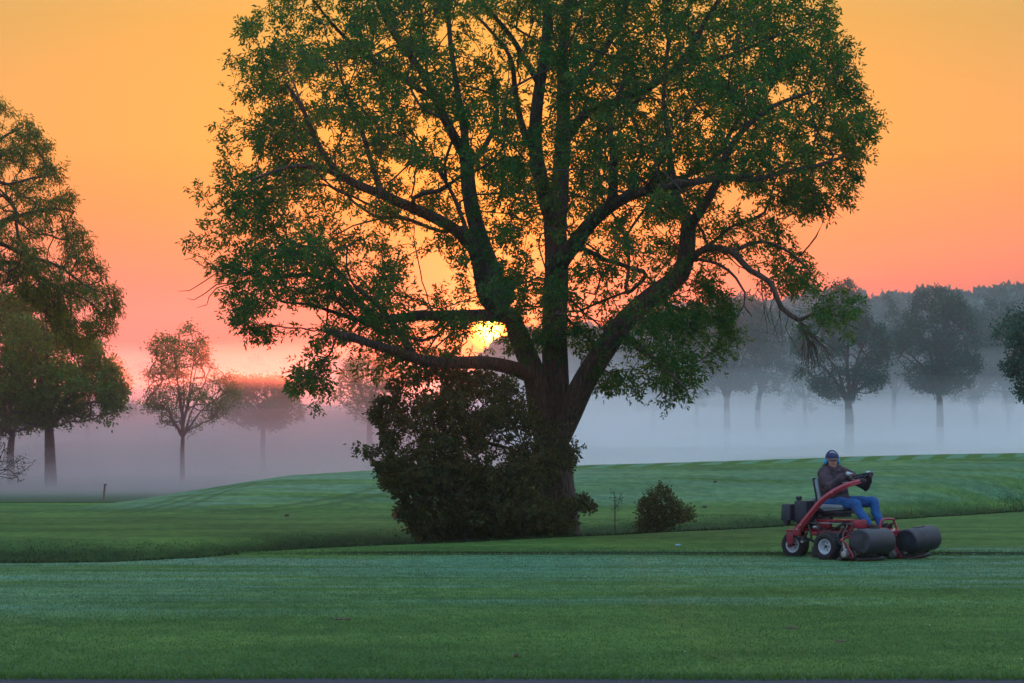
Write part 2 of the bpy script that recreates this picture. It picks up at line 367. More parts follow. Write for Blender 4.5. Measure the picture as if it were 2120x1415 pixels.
# short blades through the near lawn
n = 230000
by = 22.3 + 26 * r_.random(n) ** 1.35; bx = r_.uniform(-1, 1, n) * (.2 * by + .3)
P3 = np.stack([bx, by, H(bx, by) - .002], -1); h_3 = r_.uniform(.008, .024, n)
MAT['lawn_blade'] = leaf_mat('lawn_blade', (.020, .068, .018), (.046, .13, .034), (.12, .24, .08), .3, scale=.5)
P_ = np.concatenate([P1, P2, P3]); h_ = np.concatenate([h_1, h_2, h_3])
o = blades('grass', P_, h_, np.full(len(P_), .0035), MAT['lawn_blade'], lean=.7, seed=3)
tag(o, 'short blades of the mown lawn and its ragged edges', 'grass', kind='stuff')
# pale wet clippings scattered along the cut line and over the near lawn
n = 2600; rc = np.random.default_rng(19); cx_ = rc.uniform(-5, 18, n); cy_ = lip_y(cx_) + rc.normal(-.05, .22, n); k_ = rc.random(n) < .45; cy_ = np.where(k_, rc.uniform(23, 60, n), cy_); ok_ = cy_ < edge_y(cx_) - .1; cx_, cy_ = cx_[ok_], cy_[ok_]
cP = np.stack([cx_, cy_, H(cx_, cy_) + .022], -1); cD = rc.normal(0, 1, (len(cP), 3)) * np.array([1, 1, .25]); cD /= np.linalg.norm(cD, axis=1)[:, None]; cS = np.stack([-cD[:, 1], cD[:, 0], rc.normal(0, .3, len(cP))], -1) * .006
cV = np.stack([cP - cS, cP + cD * .02, cP + cS, cP - cD * .02], 1).reshape(-1, 3); ci = np.arange(len(cP))[:, None] * 4
MAT['clipping'] = leaf_mat('clipping', (.10, .16, .07), (.18, .25, .14), (.34, .40, .32), .3)
o = np_mesh('grass_clippings', cV, 4, ci + np.array([[0, 1, 2, 3]]), MAT['clipping']); tag(o, 'pale wet clippings scattered on the lawn', 'clippings', kind='stuff')
# ------------------------------------------------------------------ tree machinery
class Skel:
    def __init__(s, cap=60000):
        s.P = np.zeros((cap, 3)); s.D = np.zeros((cap, 3)); s.par = np.full(cap, -1, int); s.rmin = np.zeros(cap); s.tip = np.zeros(cap, bool); s.n = 0
        s.ok = np.ones(cap, bool); s.lv = np.zeros(cap, bool)
    def add(s, p, par, r=0.0, ok=True, lv=False):
        i = s.n; s.P[i] = p; s.par[i] = par; s.rmin[i] = r; s.ok[i] = ok; s.lv[i] = lv
        if par >= 0:
            d = s.P[i] - s.P[par]; s.D[i] = d / (np.linalg.norm(d) + 1e-9)
        else: s.D[i] = (0, 0, 1)
        s.n += 1; return i
    def near(s, p):
        return int(np.argmin(((s.P[:s.n] - p) ** 2).sum(1)))
    def path(s, pts, radii, start=None, seg=.25, ok=True, wob=0.0, rs=None):
        """smooth path through pts; the first point joins the nearest node"""
        pts = [np.array(p, float) for p in pts]
        if start is None and s.n: start = s.near(pts[0])
        if start is not None and start >= 0: pts = [s.P[start].copy()] + pts[1:]
        else: start = s.add(pts[0], -1, radii[0], ok)
        radii = list(radii)
        if len(radii) == 2: radii = list(np.linspace(radii[0], radii[1], len(pts)))
        A = [2 * pts[0] - pts[1]] + pts + [2 * pts[-1] - pts[-2]]
        cur = start; ph = (rs or rng).uniform(0, 6, 3)
        L = 0
        for k in range(1, len(A) - 2):
            p0, p1, p2, p3 = A[k - 1], A[k], A[k + 1], A[k + 2]
            m = max(1, int(np.linalg.norm(p2 - p1) / seg))
            for j in range(1, m + 1):
                t = j / m
                q = .5 * ((2 * p1) + (-p0 + p2) * t + (2 * p0 - 5 * p1 + 4 * p2 - p3) * t * t + (-p0 + 3 * p1 - 3 * p2 + p3) * t ** 3)
                L += seg
                q = q + wob * np.sin(ph + L * np.array([2.3, 2.9, 1.9]))
                cur = s.add(q, cur, radii[k - 1] + (radii[k] - radii[k - 1]) * t, ok)
        s.tip[cur] = True
        return cur
    def grow(s, T, seg=.25, bend=.8, sag=0.0, rs=None, far=99, lv=True, jit=.06):
        rs = rs or rng
        for t in T:
            n = s.n; d = t - s.P[:n]; L = np.sqrt((d ** 2).sum(1)) + 1e-6
            c = (d * s.D[:n]).sum(1) / L
            cost = L * (1 + bend * (1 - c)); cost[~s.ok[:n]] = 1e9
            i = int(np.argmin(cost)); l = L[i]
            if l > far or l < seg * .4: continue
            p0 = s.P[i].copy(); c1 = p0 + s.D[i] * l * .38 + np.array([0, 0, sag * l])
            m = max(2, int(l / seg)); cur = i; w = rs.normal(0, jit, 3) * l
            for j in range(1, m + 1):
                u = j / m; q = (1 - u) ** 2 * p0 + 2 * u * (1 - u) * (c1 + w) + u * u * t
                cur = s.add(q + rs.normal(0, .012, 3), cur, 0, True, lv)
            s.tip[cur] = True
    def radii(s, tip=.006, n=2.35):
        k = s.n; acc = np.zeros(k); r = np.zeros(k)
        for i in range(k - 1, -1, -1):
            r[i] = max(tip, acc[i] ** (1 / n)) if acc[i] > 0 else tip
            if s.rmin[i] > 0: r[i] = s.rmin[i]
            if s.par[i] >= 0: acc[s.par[i]] += r[i] ** n
        s.R = r; return r
    def tubes(s, lo, hi, ksides=lambda r: 10 if r > .12 else (7 if r > .04 else (5 if r > .015 else 3)), rough=0.0):
        """tube mesh of the chains whose radius lies in [lo, hi)"""
        k = s.n; r = s.R; kids = [[] for _ in range(k)]
        for i in range(k):
            if s.par[i] >= 0: kids[s.par[i]].append(i)
        V = []; Q = []; nv = 0; used = np.zeros(k, bool)
        roots = []
        for i in range(k):
            p = s.par[i]
            if p < 0: roots.append((i, None))
            else:
                main = max(kids[p], key=lambda c: r[c])
                if i != main: roots.append((i, p))
        for st, p in roots:
            ch = [st]
            while kids[ch[-1]]: ch.append(max(kids[ch[-1]], key=lambda c: r[c]))
            # split by radius band: heavy part then the light rest
            hv = [c for c in ch if lo <= r[c] < hi]
            if not hv: continue
            j0 = ch.index(hv[0]); seq = hv
            prev = ch[j0 - 1] if j0 > 0 else p
            if prev is not None: seq = [prev] + hv
            if len(seq) < 2: continue
            Pn = s.P[seq]; rr = r[seq].copy()
            if prev is not None and j0 == 0: rr[0] = min(r[prev], rr[1] * 1.25)
            ks = ksides(rr.max())
            Tn = np.gradient(Pn, axis=0); Tn /= np.linalg.norm(Tn, axis=1)[:, None] + 1e-9
            ref = np.array([.31, .95, .05]) if abs(Tn[0] @ np.array([.31, .95, .05])) < .9 else np.array([1., 0, 0])
            u = ref - Tn * (Tn @ ref)[:, None]; u /= np.linalg.norm(u, axis=1)[:, None] + 1e-9
            v = np.cross(Tn, u); a = np.arange(ks) * 2 * math.pi / ks
            rad = rr[:, None] * (1 + rough * np.sin(a[None] * 3 + Pn[:, 2:3] * 2.0) * .5 + rough * np.sin(a[None] * 5 + 1 + Pn[:, 2:3] * 1.3) * .5)
            ring = Pn[:, None] + rad[..., None] * (np.cos(a)[None, :, None] * u[:, None] + np.sin(a)[None, :, None] * v[:, None])
            V.append(ring.reshape(-1, 3)); m = len(seq); ii = nv + np.arange(m - 1)[:, None] * ks; jj = np.arange(ks)[None]; jn = (jj + 1) % ks
            Q.append(np.stack([ii + jj, ii + jn, ii + ks + jn, ii + ks + jj], -1).reshape(-1, 4)); nv += m * ks
        if not V: return None
        return np.concatenate(V), np.concatenate(Q)

def norm(a): return a / (np.linalg.norm(a, axis=-1, keepdims=True) + 1e-9)
def compound_leaves(P, D, rs, rach=.17, ll=.11, lw=.038, pairs=2, droop=.35, spread=.8, jit=.3):
    """feather-shaped leaves; every leaflet is a folded rhombus of two triangles"""
    n = len(P); D = norm(D + rs.normal(0, .45, (n, 3)) + np.array([0, 0, -droop]))
    S = norm(np.cross(D, rs.normal(0, 1, (n, 3)) + np.array([0, 0, 1.2]))); Nn = norm(np.cross(S, D))
    B = []; Dr = []; ks = [(1.0, 0)]
    for k in range(pairs): ks += [(.82 - .42 * k, 1), (.82 - .42 * k, -1)]
    sc_ = rs.uniform(.75, 1.2, n)[:, None]
    for s_, sd in ks:
        b = P + D * rach * s_ * sc_ + Nn * (-.12 * rach * s_ * s_)
        d = norm(D * (1 if sd == 0 else .55) + S * sd * spread + rs.normal(0, jit, (n, 3)) + np.array([0, 0, -droop * .5]))
        B.append(b); Dr.append(d)
    B = np.concatenate(B); Dr = np.concatenate(Dr); SC = np.tile(sc_, (len(ks), 1))
    return leaflets(B, Dr, rs, ll * SC[:, 0], lw * SC[:, 0])
def leaflets(B, D, rs, ll, lw):
    n = len(B); ll = np.broadcast_to(ll, n) * rs.uniform(.8, 1.2, n); lw = np.broadcast_to(lw, n)
    s = norm(np.cross(D, rs.normal(0, 1, (n, 3)))); up = norm(np.cross(s, D))
    tip = B + D * ll[:, None]; m = B + D * (ll * .45)[:, None] + up * (lw * .25)[:, None]
    V = np.stack([B, m + s * (lw * .5)[:, None], tip, m - s * (lw * .5)[:, None]], 1).reshape(-1, 3)
    i = np.arange(n)[:, None] * 4
    T = np.stack([i + np.array([[0, 1, 2]]), i + np.array([[0, 2, 3]])], 1).reshape(-1, 3)
    return V, T
def poly_dist(px, py, poly):
    """signed distance (inside positive) of points to polygon, vectorised"""
    poly = np.array(poly, float); a = poly; b = np.roll(poly, -1, 0); inside = np.zeros(len(px), bool); dmin = np.full(len(px), 1e9)
    for (x0, y0), (x1, y1) in zip(a, b):
        c = ((y0 > py) != (y1 > py)) & (px < (x1 - x0) * (py - y0) / (y1 - y0 + 1e-12) + x0); inside ^= c
        L2 = (x1 - x0) ** 2 + (y1 - y0) ** 2; t = np.clip(((px - x0) * (x1 - x0) + (py - y0) * (y1 - y0)) / (L2 + 1e-9), 0, 1)
        dmin = np.minimum(dmin, np.hypot(px - x0 - t * (x1 - x0), py - y0 - t * (y1 - y0)))
    return np.where(inside, dmin, -dmin)
def sample_crown(poly, n, d0, depth_max, rs, slope=.03, holes=(), dens=None, edge=0.0):
    """points inside the volume whose silhouette is the outline poly (photo pixels, seen at distance d0)"""
    poly = np.array(poly, float); lo = poly.min(0); hi = poly.max(0); out = []
    while sum(len(o) for o in out) < n:
        px = rs.uniform(lo[0], hi[0], n * 2); py = rs.uniform(lo[1], hi[1], n * 2); sd = poly_dist(px, py, poly)
        k = sd > edge
        for hx, hy, rx, ry in holes: k &= ((px - hx) / rx) ** 2 + ((py - hy) / ry) ** 2 > 1
        if dens is not None: k &= rs.random(len(px)) < dens(px, py)
        px, py, sd = px[k], py[k], sd[k]; dm = np.minimum(depth_max, .5 + slope * sd)
        dd = rs.uniform(-1, 1, len(px)) * dm
        r0 = np.stack([(px - 1060) / F, np.full(len(px), math.cos(PITCH)) - (707.5 - py) / F * math.sin(PITCH), math.sin(PITCH) + (707.5 - py) / F * math.cos(PITCH)], -1)
        q = r0 * ((d0 + dd) / r0[:, 1])[:, None]; q[:, 2] += CZ; out.append(q)
    return np.concatenate(out)[:n]
def order_out(T, c):
    return T[np.argsort(((T - c) ** 2).sum(1))]

def finish_tree(root_name, label, cat, sk, base, leaf_fn, leaf_mat_, group=None, thick=.035, tip=.006, n=2.35, crown='crown', bark='bark', rough=.12):
    t = empty(root_name, base, label, cat, group); base = np.array(base, float)
    sk.radii(tip, n)
    a = sk.tubes(thick, 9, rough=rough)
    if a: np_mesh('trunk', a[0] - base, 4, a[1], MAT[bark], t, smooth=True)
    b = sk.tubes(0, thick)
    if b: np_mesh('twigs', b[0] - base, 4, b[1], MAT['twig'], t, smooth=True)
    V, T = leaf_fn(sk)
    np_mesh(crown, V - base, 3, T, leaf_mat_, t)
    return t

# ------------------------------------------------------------------ the great ash tree
def big_tree():
    rs = np.random.default_rng(21); d0 = 57.8; k = d0 / F
    bx, by_ = W(1148, 1110, d0)[:2]; bz = h1(bx, by_) - .1
    sk = Skel(90000)
    def P(px, py, dd=0): return W(px, py, d0 + dd)
    base = np.array([bx, by_, bz])
    fork = sk.path([base, P(1150, 1080), P(1148, 1000), P(1142, 930)], [.60, .44, .40, .40], start=-1, seg=.15)
    i0 = fork
    def limb(pts, r0, r1, start=None, **kw):
        q = [P(*p) for p in pts]
        return sk.path(q, [r0 * k * .77, r1 * k * .78], start=start, wob=kw.get('wob', .02), rs=rs, seg=.2)
    A = limb([(1142, 930), (1118, 850), (1105, 780), (1082, 715), (1062, 660)], 36, 25, i0)
    B = limb([(1142, 930), (1150, 840, .2), (1152, 740, .3), (1150, 640, .2), (1148, 560), (1148, 470)], 38, 30, i0)
    C = limb([(1142, 930), (1180, 860, -.3), (1222, 770, -.6), (1285, 675, -.9), (1350, 615, -1.2), (1408, 570, -1.4), (1420, 500, -1.6), (1422, 455, -1.7)], 36, 19, i0)
    # low left limb
    L0 = limb([(1092, 790), (1065, 760, -.6), (1010, 752, -1.2), (945, 753, -1.8), (880, 747, -2.2), (820, 725, -2.6), (760, 708, -3), (675, 686, -3.2)], 21, 9)
    limb([(862, 742, -2.3), (835, 700, -2.4), (812, 672, -2.3), (785, 640, -2.5), (740, 600, -3)], 12, 5)
    limb([(690, 690, -3.2), (688, 730, -3.4), (665, 765, -3.5), (640, 790, -3.6)], 4, 1.5)
    # second left limb
    L1 = limb([(1062, 662), (1020, 652, .4), (940, 652, .8), (870, 654, 1.2), (815, 662, 1.4), (770, 655, 1.6), (735, 620, 1.8), (690, 590, 2.0), (640, 568, 2.2), (560, 575, 2.4)], 20, 4)
    limb([(815, 662, 1.4), (780, 668, 1.4), (735, 662, 1.2), (690, 648, 1), (640, 632, .8), (585, 626, .7)], 9, 3)
    limb([(735, 620, 1.8), (700, 560, 1.6), (650, 520, 1.3), (590, 500, 1)], 7, 3)
    limb([(690, 590, 2), (680, 630, 2.2), (676, 680, 2.4), (640, 700, 2.5)], 4, 1.5)
    # upright left limbs
    L2 = limb([(1050, 650), (1008, 620, -.4), (990, 560, -.8), (976, 515, -1), (930, 470, -1.4), (860, 432, -1.8), (790, 402, -2.2), (725, 376, -2.6), (692, 350, -2.8), (660, 300, -3), (630, 230, -3.2), (590, 170, -3.4)], 22, 4)
    limb([(976, 515, -1), (962, 460, -.6), (938, 400, -.2), (905, 350, 0)], 8, 4)
    limb([(790, 402, -2.2), (770, 340, -2.4), (750, 270, -2.6), (712, 180, -2.8), (680, 100, -3)], 8, 3)
    limb([(725, 376, -2.6), (660, 350, -3.2), (600, 345, -3.6), (520, 370, -4)], 7, 3)
    L3 = limb([(1050, 645), (1030, 595, .6), (1005, 530, 1.2), (985, 460, 1.6), (972, 390, 1.8), (966, 335, 2)], 26, 19)
    limb([(966, 335, 2), (935, 270, 1.6), (900, 200, 1.2), (865, 140, .8), (820, 80, .5), (790, 20, .4), (770, -60, .3)], 15, 5)
    limb([(966, 335, 2), (962, 270, 2.6), (945, 190, 3), (935, 110, 3.4), (930, 20, 3.7), (920, -80, 4)], 12, 5)
    limb([(968, 350, 2), (1010, 290, 2.6), (1030, 230, 3.2), (1020, 150, 3.8)], 8, 4)
    limb([(900, 200, 1.2), (840, 170, .4), (760, 120, -.4), (700, 60, -1), (650, 0, -1.4)], 9, 3)
    # central stems
    B1 = limb([(1148, 470), (1125, 400, -.3), (1112, 320, -.6), (1112, 240, -.8), (1120, 150, -.9), (1130, 60, -1), (1128, -60, -1), (1110, -200, -1)], 24, 7)
    limb([(1112, 330, -.6), (1085, 270, -1), (1070, 200, -1.4), (1055, 120, -1.8), (1000, 50, -2)], 11, 4)
    limb([(1118, 180, -.8), (1060, 80, -1.6), (1010, 20, -2.2), (960, -40, -2.6)], 9, 4)
    B2 = limb([(1148, 470), (1162, 400, .6), (1166, 300, 1.1), (1164, 200, 1.4), (1168, 90, 1.6), (1180, -30, 1.8), (1200, -180, 2)], 28, 7)
    B3 = limb([(1150, 560), (1185, 510, -1), (1220, 460, -1.6), (1265, 425, -2.2), (1320, 402, -2.8), (1400, 385, -3.4), (1480, 370, -3.8), (1560, 360, -4.2)], 24, 5)
    limb([(1265, 425, -2.2), (1272, 370, -2.6), (1272, 310, -3), (1262, 250, -3.2), (1290, 170, -3.4)], 14, 5)
    limb([(1166, 300, 1.1), (1220, 230, .6), (1290, 205, 0), (1360, 170, -.4), (1410, 130, -.7), (1450, 60, -1), (1500, -20, -1.2)], 15, 5)
    limb([(1410, 130, -.7), (1500, 120, -1), (1590, 80, -1.4), (1680, 50, -1.6)], 8, 3)
    limb([(1168, 200, 1.4), (1240, 120, 2.4), (1290, 30, 3.2), (1330, -80, 4)], 12, 5)
    # right side
    limb([(1422, 460, -1.7), (1405, 410, -1.2), (1390, 350, -.8), (1382, 280, -.4), (1375, 210, 0)], 13, 5)
    limb([(1422, 475, -1.7), (1455, 430, -2.2), (1480, 385, -2.6), (1500, 330, -3), (1540, 270, -3.2), (1600, 220, -3.4), (1680, 190, -3.6)], 14, 4)
    limb([(1490, 360, -2.8), (1560, 372, -2.4), (1620, 355, -2), (1700, 340, -1.8), (1760, 320, -1.6)], 9, 3)
    limb([(1410, 568, -1.4), (1432, 535, -1.8), (1462, 514, -2.2), (1510, 522, -2.6), (1552, 562, -2.9), (1598, 588, -3.1), (1618, 635, -3.2), (1655, 662, -3.3)], 12, 6)
    limb([(1655, 662, -3.3), (1680, 655, -3.4), (1715, 650, -3.5), (1755, 660, -3.6)], 4, 1.5)
    limb([(1440, 540, -1.9), (1488, 548, -2.2), (1522, 575, -2.4), (1540, 605, -2.4), (1538, 632, -2.5), (1555, 654, -2.5)], 5, 1.5)
    limb([(1520, 524, -2.6), (1580, 500, -2.2), (1640, 530, -1.8), (1680, 570, -1.6)], 6, 2.5)
    limb([(1355, 612, -1.2), (1400, 640, -.6), (1450, 650, -.2), (1520, 660, 0)], 8, 3)
    limb([(1285, 675, -.9), (1330, 720, -1.8), (1380, 770, -2.2), (1420, 810, -2.4)], 8, 3)
    # bare twigs: left fringe and the broken hanging end at the right
    for a in ([(455, 560), (425, 580), (395, 598), (370, 600)], [(455, 548), (420, 552), (392, 535), (378, 540)], [(450, 590), (425, 610), (400, 625), (385, 622)], [(440, 555), (415, 530), (385, 520)], [(452, 600), (430, 635), (408, 640)]):
        limb([(560, 575, 2.2)] + [(x, y, 2.2) for x, y in a], 2.2, .7, wob=.04)
    for q in range(26):
        a0 = rs.uniform(0, 1); sx0, sy0 = 1655 + a0 * 25, 662 + a0 * 35
        ex, ey = rs.uniform(1655, 1735), rs.uniform(725, 785); dd = -3.3 + rs.normal(0, .5)
        limb([(sx0, sy0, -3.3), (.6 * sx0 + .4 * ex + 5, .5 * sy0 + .5 * ey, dd), (ex, ey, dd + rs.normal(0, .2))], 1.8, .6, wob=.03)
    for q in range(9):
        sx0 = rs.uniform(1570, 1640); sy0 = np.interp(sx0, [1560, 1600, 1640], [568, 590, 650])
        limb([(sx0, sy0, -3.1), (sx0 + rs.uniform(-12, 12), sy0 + 35, -3.1 + rs.normal(0, .3)), (sx0 + rs.uniform(-25, 25), sy0 + rs.uniform(60, 110), -3.1)], 1.6, .6, wob=.04)
    for a in ([(1690, 420), (1705, 455), (1700, 470)], [(1720, 430), (1745, 450)], [(1650, 440), (1665, 465), (1685, 470)]):
        limb([(1660, 400, -1)] + [(x, y, -1) for x, y in a], 1.8, .6, wob=.03)
    nb = sk.n
    sk.ok[:int(fork + 1)] = False
    # crown outline in the photograph, continued above its upper border
    poly = [(600, -60), (540, 0), (500, 35), (470, 110), (478, 190), (525, 235), (470, 240), (425, 262), (440, 320), (462, 365), (425, 380), (388, 398), (405, 425), (445, 445), (395, 480), (383, 515), (415, 530), (450, 560), (445, 620), (475, 668), (520, 690), (575, 700),
            (640, 700), (660, 735), (600, 790), (640, 815), (700, 770), (740, 770), (790, 800), (850, 790), (960, 800), (1060, 800), (1090, 760), (1200, 740), (1215, 800), (1300, 830), (1400, 835), (1440, 800), (1500, 775), (1520, 720), (1560, 665), (1530, 640),
            (1500, 600), (1500, 560), (1560, 590), (1620, 610), (1688, 600), (1680, 545), (1655, 500), (1650, 455), (1720, 440), (1762, 430), (1772, 370), (1790, 320), (1820, 270), (1805, 200), (1768, 165), (1790, 130), (1745, 80), (1730, 0), (1700, -90),
            (1600, -220), (1450, -320), (1250, -390), (1050, -380), (850, -290), (700, -170)]
    holes = [(600, 430, 22, 14), (540, 330, 20, 12), (870, 270, 22, 16), (660, 150, 20, 14), (1330, 250, 22, 16), (1440, 200, 20, 12), (1600, 300, 22, 12), (1530, 440, 26, 16), (1290, 560, 24, 14), (1100, 500, 14, 20), (920, 60, 34, 34), (985, 100, 45, 22), (745, 200, 26, 14), (640, 215, 24, 14), (1006, 688, 44, 28), (700, 430, 46, 16), (760, 460, 40, 18), (905, 560, 34, 34), (630, 655, 60, 26), (560, 660, 30, 14), (1020, 440, 20, 34), (1570, 520, 32, 16), (1575, 565, 46, 20), (1500, 545, 26, 14),
             (820, 335, 28, 22), (1025, 300, 18, 22), (720, 735, 44, 22), (1340, 480, 30, 24), (1590, 395, 24, 12), (900, 700, 60, 14), (1195, 600, 16, 30), (1470, 610, 0.1, 0.1), (1080, 60, 14, 34), (1235, 480, 16, 16), (850, 590, 26, 14), (770, 530, 22, 12)]
    def dens(px, py):
        m = vnoise(px / 62 + 3, py / 46, 31); m2 = vnoise(px / 150, py / 120, 33)
        return np.clip(.25 + 1.7 * (m - .25) + .6 * (m2 - .5) + .35 * (px > 1200) * (py < 380), .10, 1)
    T1 = order_out(sample_crown(poly, 420, d0, 6.0, rs, holes=holes, edge=28), P(1150, 560)); sk.grow(T1, .28, .75, .05, rs)
    T2 = order_out(sample_crown(poly, 4200, d0, 6.4, rs, holes=holes, dens=dens, edge=6), P(1150, 560)); 
    l0 = sk.n; sk.grow(T2, .16, .8, .03, rs, far=2.2)
    extra = [(1680 + rs.uniform(-10, 92), 650 + rs.normal(0, 20) - 6, -3.5 + rs.normal(0, .5)) for _ in range(17)] + [(642 + rs.normal(0, 22), 785 + rs.normal(0, 18), -3.6 + rs.normal(0, .3)) for _ in range(14)] + [(672 + rs.normal(0, 12), 730 + rs.normal(0, 22), -3.4) for _ in range(8)]
    sk.grow(np.array([P(*e) for e in extra]), .12, .8, 0, rs, far=1.6)
    def leaf(s):
        cand = np.where(s.lv[:s.n] & (s.R[:s.n] < .011))[0]; rr = np.random.default_rng(5)
        w = np.where(s.tip[cand], 4.6, .85)
        take = np.repeat(cand, rr.poisson(w * 2.3)); P_ = s.P[take] + rr.normal(0, .085, (len(take), 3))
        print('ash leaves', len(take), 'nodes', s.n)
        return compound_leaves(P_, s.D[take] * .8, rr, rach=.165, ll=.102, lw=.038, pairs=2, droop=.35)
    return finish_tree('ash_tree', 'huge spreading ash tree on the ditch bank with the sun showing between its limbs', 'tree', sk, base, leaf, MAT['ash_leaf'], thick=.03)
big_tree()

# ------------------------------------------------------------------ shrubs round its foot and in the ditch
def shrub(name, label, poly, d0, n1, n2, depth, stems, leaf, mat, rs, holes=(), dens=None, cat='shrub', density=2.0, group=None, base_px=None, slope=.02, zoff=-.08, stem_r=.03, thick=.02, lw=.035, far=1.4):
    bxp = base_px or (np.mean([p[0] for p in poly]), max(p[1] for p in poly))
    b = W(bxp[0], bxp[1], d0); b[2] = h1(b[0], b[1]) + zoff; sk = Skel(50000)
    sk.path([b, b + np.array([0, 0, .12])], [stem_r, stem_r], start=-1)
    for (x0, dd0, x1, y1, dd1) in stems:
        s0 = W(x0, bxp[1], d0 + dd0); s0[2] = h1(s0[0], s0[1]) + zoff; e = W(x1, y1, d0 + dd1); mid = s0 * .5 + e * .5 + rs.normal(0, .08, 3)
        sk.path([s0, mid, e], [stem_r, stem_r * .35], start=-1, seg=.12, wob=.01, rs=rs)
    T1 = order_out(sample_crown(poly, n1, d0, depth, rs, slope=slope, holes=holes), b); sk.grow(T1, .15, .7, .05, rs)
    T2 = order_out(sample_crown(poly, n2, d0, depth, rs, slope=slope, holes=holes, dens=dens), b); sk.grow(T2, .1, .8, .02, rs, far=far)
    def lf(s):
        cand = np.where(s.lv[:s.n] & (s.R[:s.n] < .008))[0]
        take = np.repeat(cand, rs.poisson(density, len(cand))); q = s.P[take] + rs.normal(0, .04, (len(take), 3)); q[:, 2] = np.maximum(q[:, 2], H(q[:, 0], q[:, 1]) + .01)
        D = norm(s.D[take] + rs.normal(0, .7, (len(take), 3)) + np.array([0, 0, -.2]))
        print(name, 'leaves', len(take))
        return leaflets(q, D, rs, leaf, lw)
    return finish_tree(name, label, cat, sk, b, lf, mat, group=group, thick=thick, tip=.004, crown='foliage', rough=0)
rs = np.random.default_rng(77)
bush_poly = [(725, 922), (770, 915), (790, 890), (765, 862), (780, 828), (808, 818), (800, 790), (845, 772), (900, 760), (980, 768), (1040, 775), (1085, 800), (1110, 850), (1150, 880), (1195, 872), (1205, 890), (1185, 905), (1212, 925), (1222, 950), (1195, 958), (1178, 985), (1190, 1012), (1215, 1035), (1236, 1055), (1200, 1062), (1190, 1090), (1182, 1130), (1110, 1135), (1060, 1138), (885, 1142), (855, 1105), (818, 1062), (822, 1036), (805, 1012), (785, 1008), (792, 985), (755, 955)]
def bdens(px, py): return np.clip(1.7 * (vnoise(px / 45, py / 38, 41) - .16), .10, 1) * np.where(py < 850, .62, 1) + .45 * (py > 960) * (px < 1130) - .55 * (px > 1105) * (py > 860) * (py < 1030)
shrub('shrub', 'dense dark shrub swallowing the foot of the huge ash tree', bush_poly, 56.1, 420, 6200, 1.9,
      [(960 + 26 * i, rs.uniform(-.8, .8), 800 + 40 * i, rs.uniform(790, 960), rs.uniform(-1, 1)) for i in range(9)], .085, MAT['shrub_leaf'], rs, dens=bdens, density=4.2, base_px=(1000, 1115), lw=.05)
rb = [(1322, 1105), (1316, 1085), (1326, 1068), (1318, 1048), (1328, 1030), (1340, 1032), (1346, 1014), (1356, 1020), (1364, 994), (1370, 1016), (1384, 1008), (1392, 1032), (1408, 1040), (1412, 1052), (1436, 1052), (1430, 1066), (1440, 1078), (1415, 1080), (1400, 1092), (1384, 1090), (1376, 1108)]
shrub('shrub', 'small round dark bush on its own in the ditch right of the thin sapling', rb, 61.5, 80, 900, .55, [(1345, 0, 1335, 1040, .1), (1355, .1, 1362, 1015, 0), (1360, -.1, 1395, 1050, -.1)], .07, MAT['shrub_leaf'], rs, density=2.5, base_px=(1352, 1100), slope=.012, stem_r=.015)
# thin sapling
sp = [(1262, 1015), (1288, 1012), (1292, 1040), (1282, 1058), (1268, 1060), (1262, 1040)]
def sapling():
    rs2 = np.random.default_rng(5); d0 = 62.0; b = W(1273, 1087, d0); b[2] = h1(b[0], b[1]) - .03; sk = Skel(4000)
    sk.path([b, W(1273, 1050, d0), W(1272, 1018, d0)], [.016, .005], start=-1, seg=.06)
    sk.path([W(1273, 1053, d0), W(1280, 1042, d0), W(1285, 1022, d0 + .1)], [.008, .004], seg=.06)
    sk.ok[:6] = False
    sk.grow(sample_crown(sp, 34, d0, .3, rs2), .05, .8, 0, rs2)
    def lf(s):
        c = np.where(s.lv[:s.n])[0]; take = np.repeat(c, rs2.poisson(.45, len(c)))
        return leaflets(s.P[take], norm(s.D[take] + rs2.normal(0, .7, (len(take), 3))), rs2, .05, .02)
    finish_tree('sapling', 'thin bare-stemmed sapling standing between the ash tree and the round bush', 'sapling', sk, b, lf, MAT['shrub_leaf'], thick=.006, tip=.003, n=3, rough=0)
sapling()
# sparse twiggy shrub poking in at the left edge
lp = [(-260, 880), (-60, 860), (10, 905), (30, 905), (20, 930), (45, 945), (78, 952), (62, 975), (50, 990), (52, 998), (30, 992), (0, 985), (-60, 1000), (-200, 1080), (-300, 1060)]
shrub('shrub', 'sparse twiggy branch tips of a shrub at the left edge below the willow', lp, 50.0, 110, 650, 1.2, [(-150, 0, -60, 950, 0), (-130, .2, 0, 965, -.2), (-110, -.2, 10, 920, .1)], .045, MAT['shrub_leaf'], rs, density=.9, base_px=(-150, 1140), slope=.02, stem_r=.02, lw=.02)

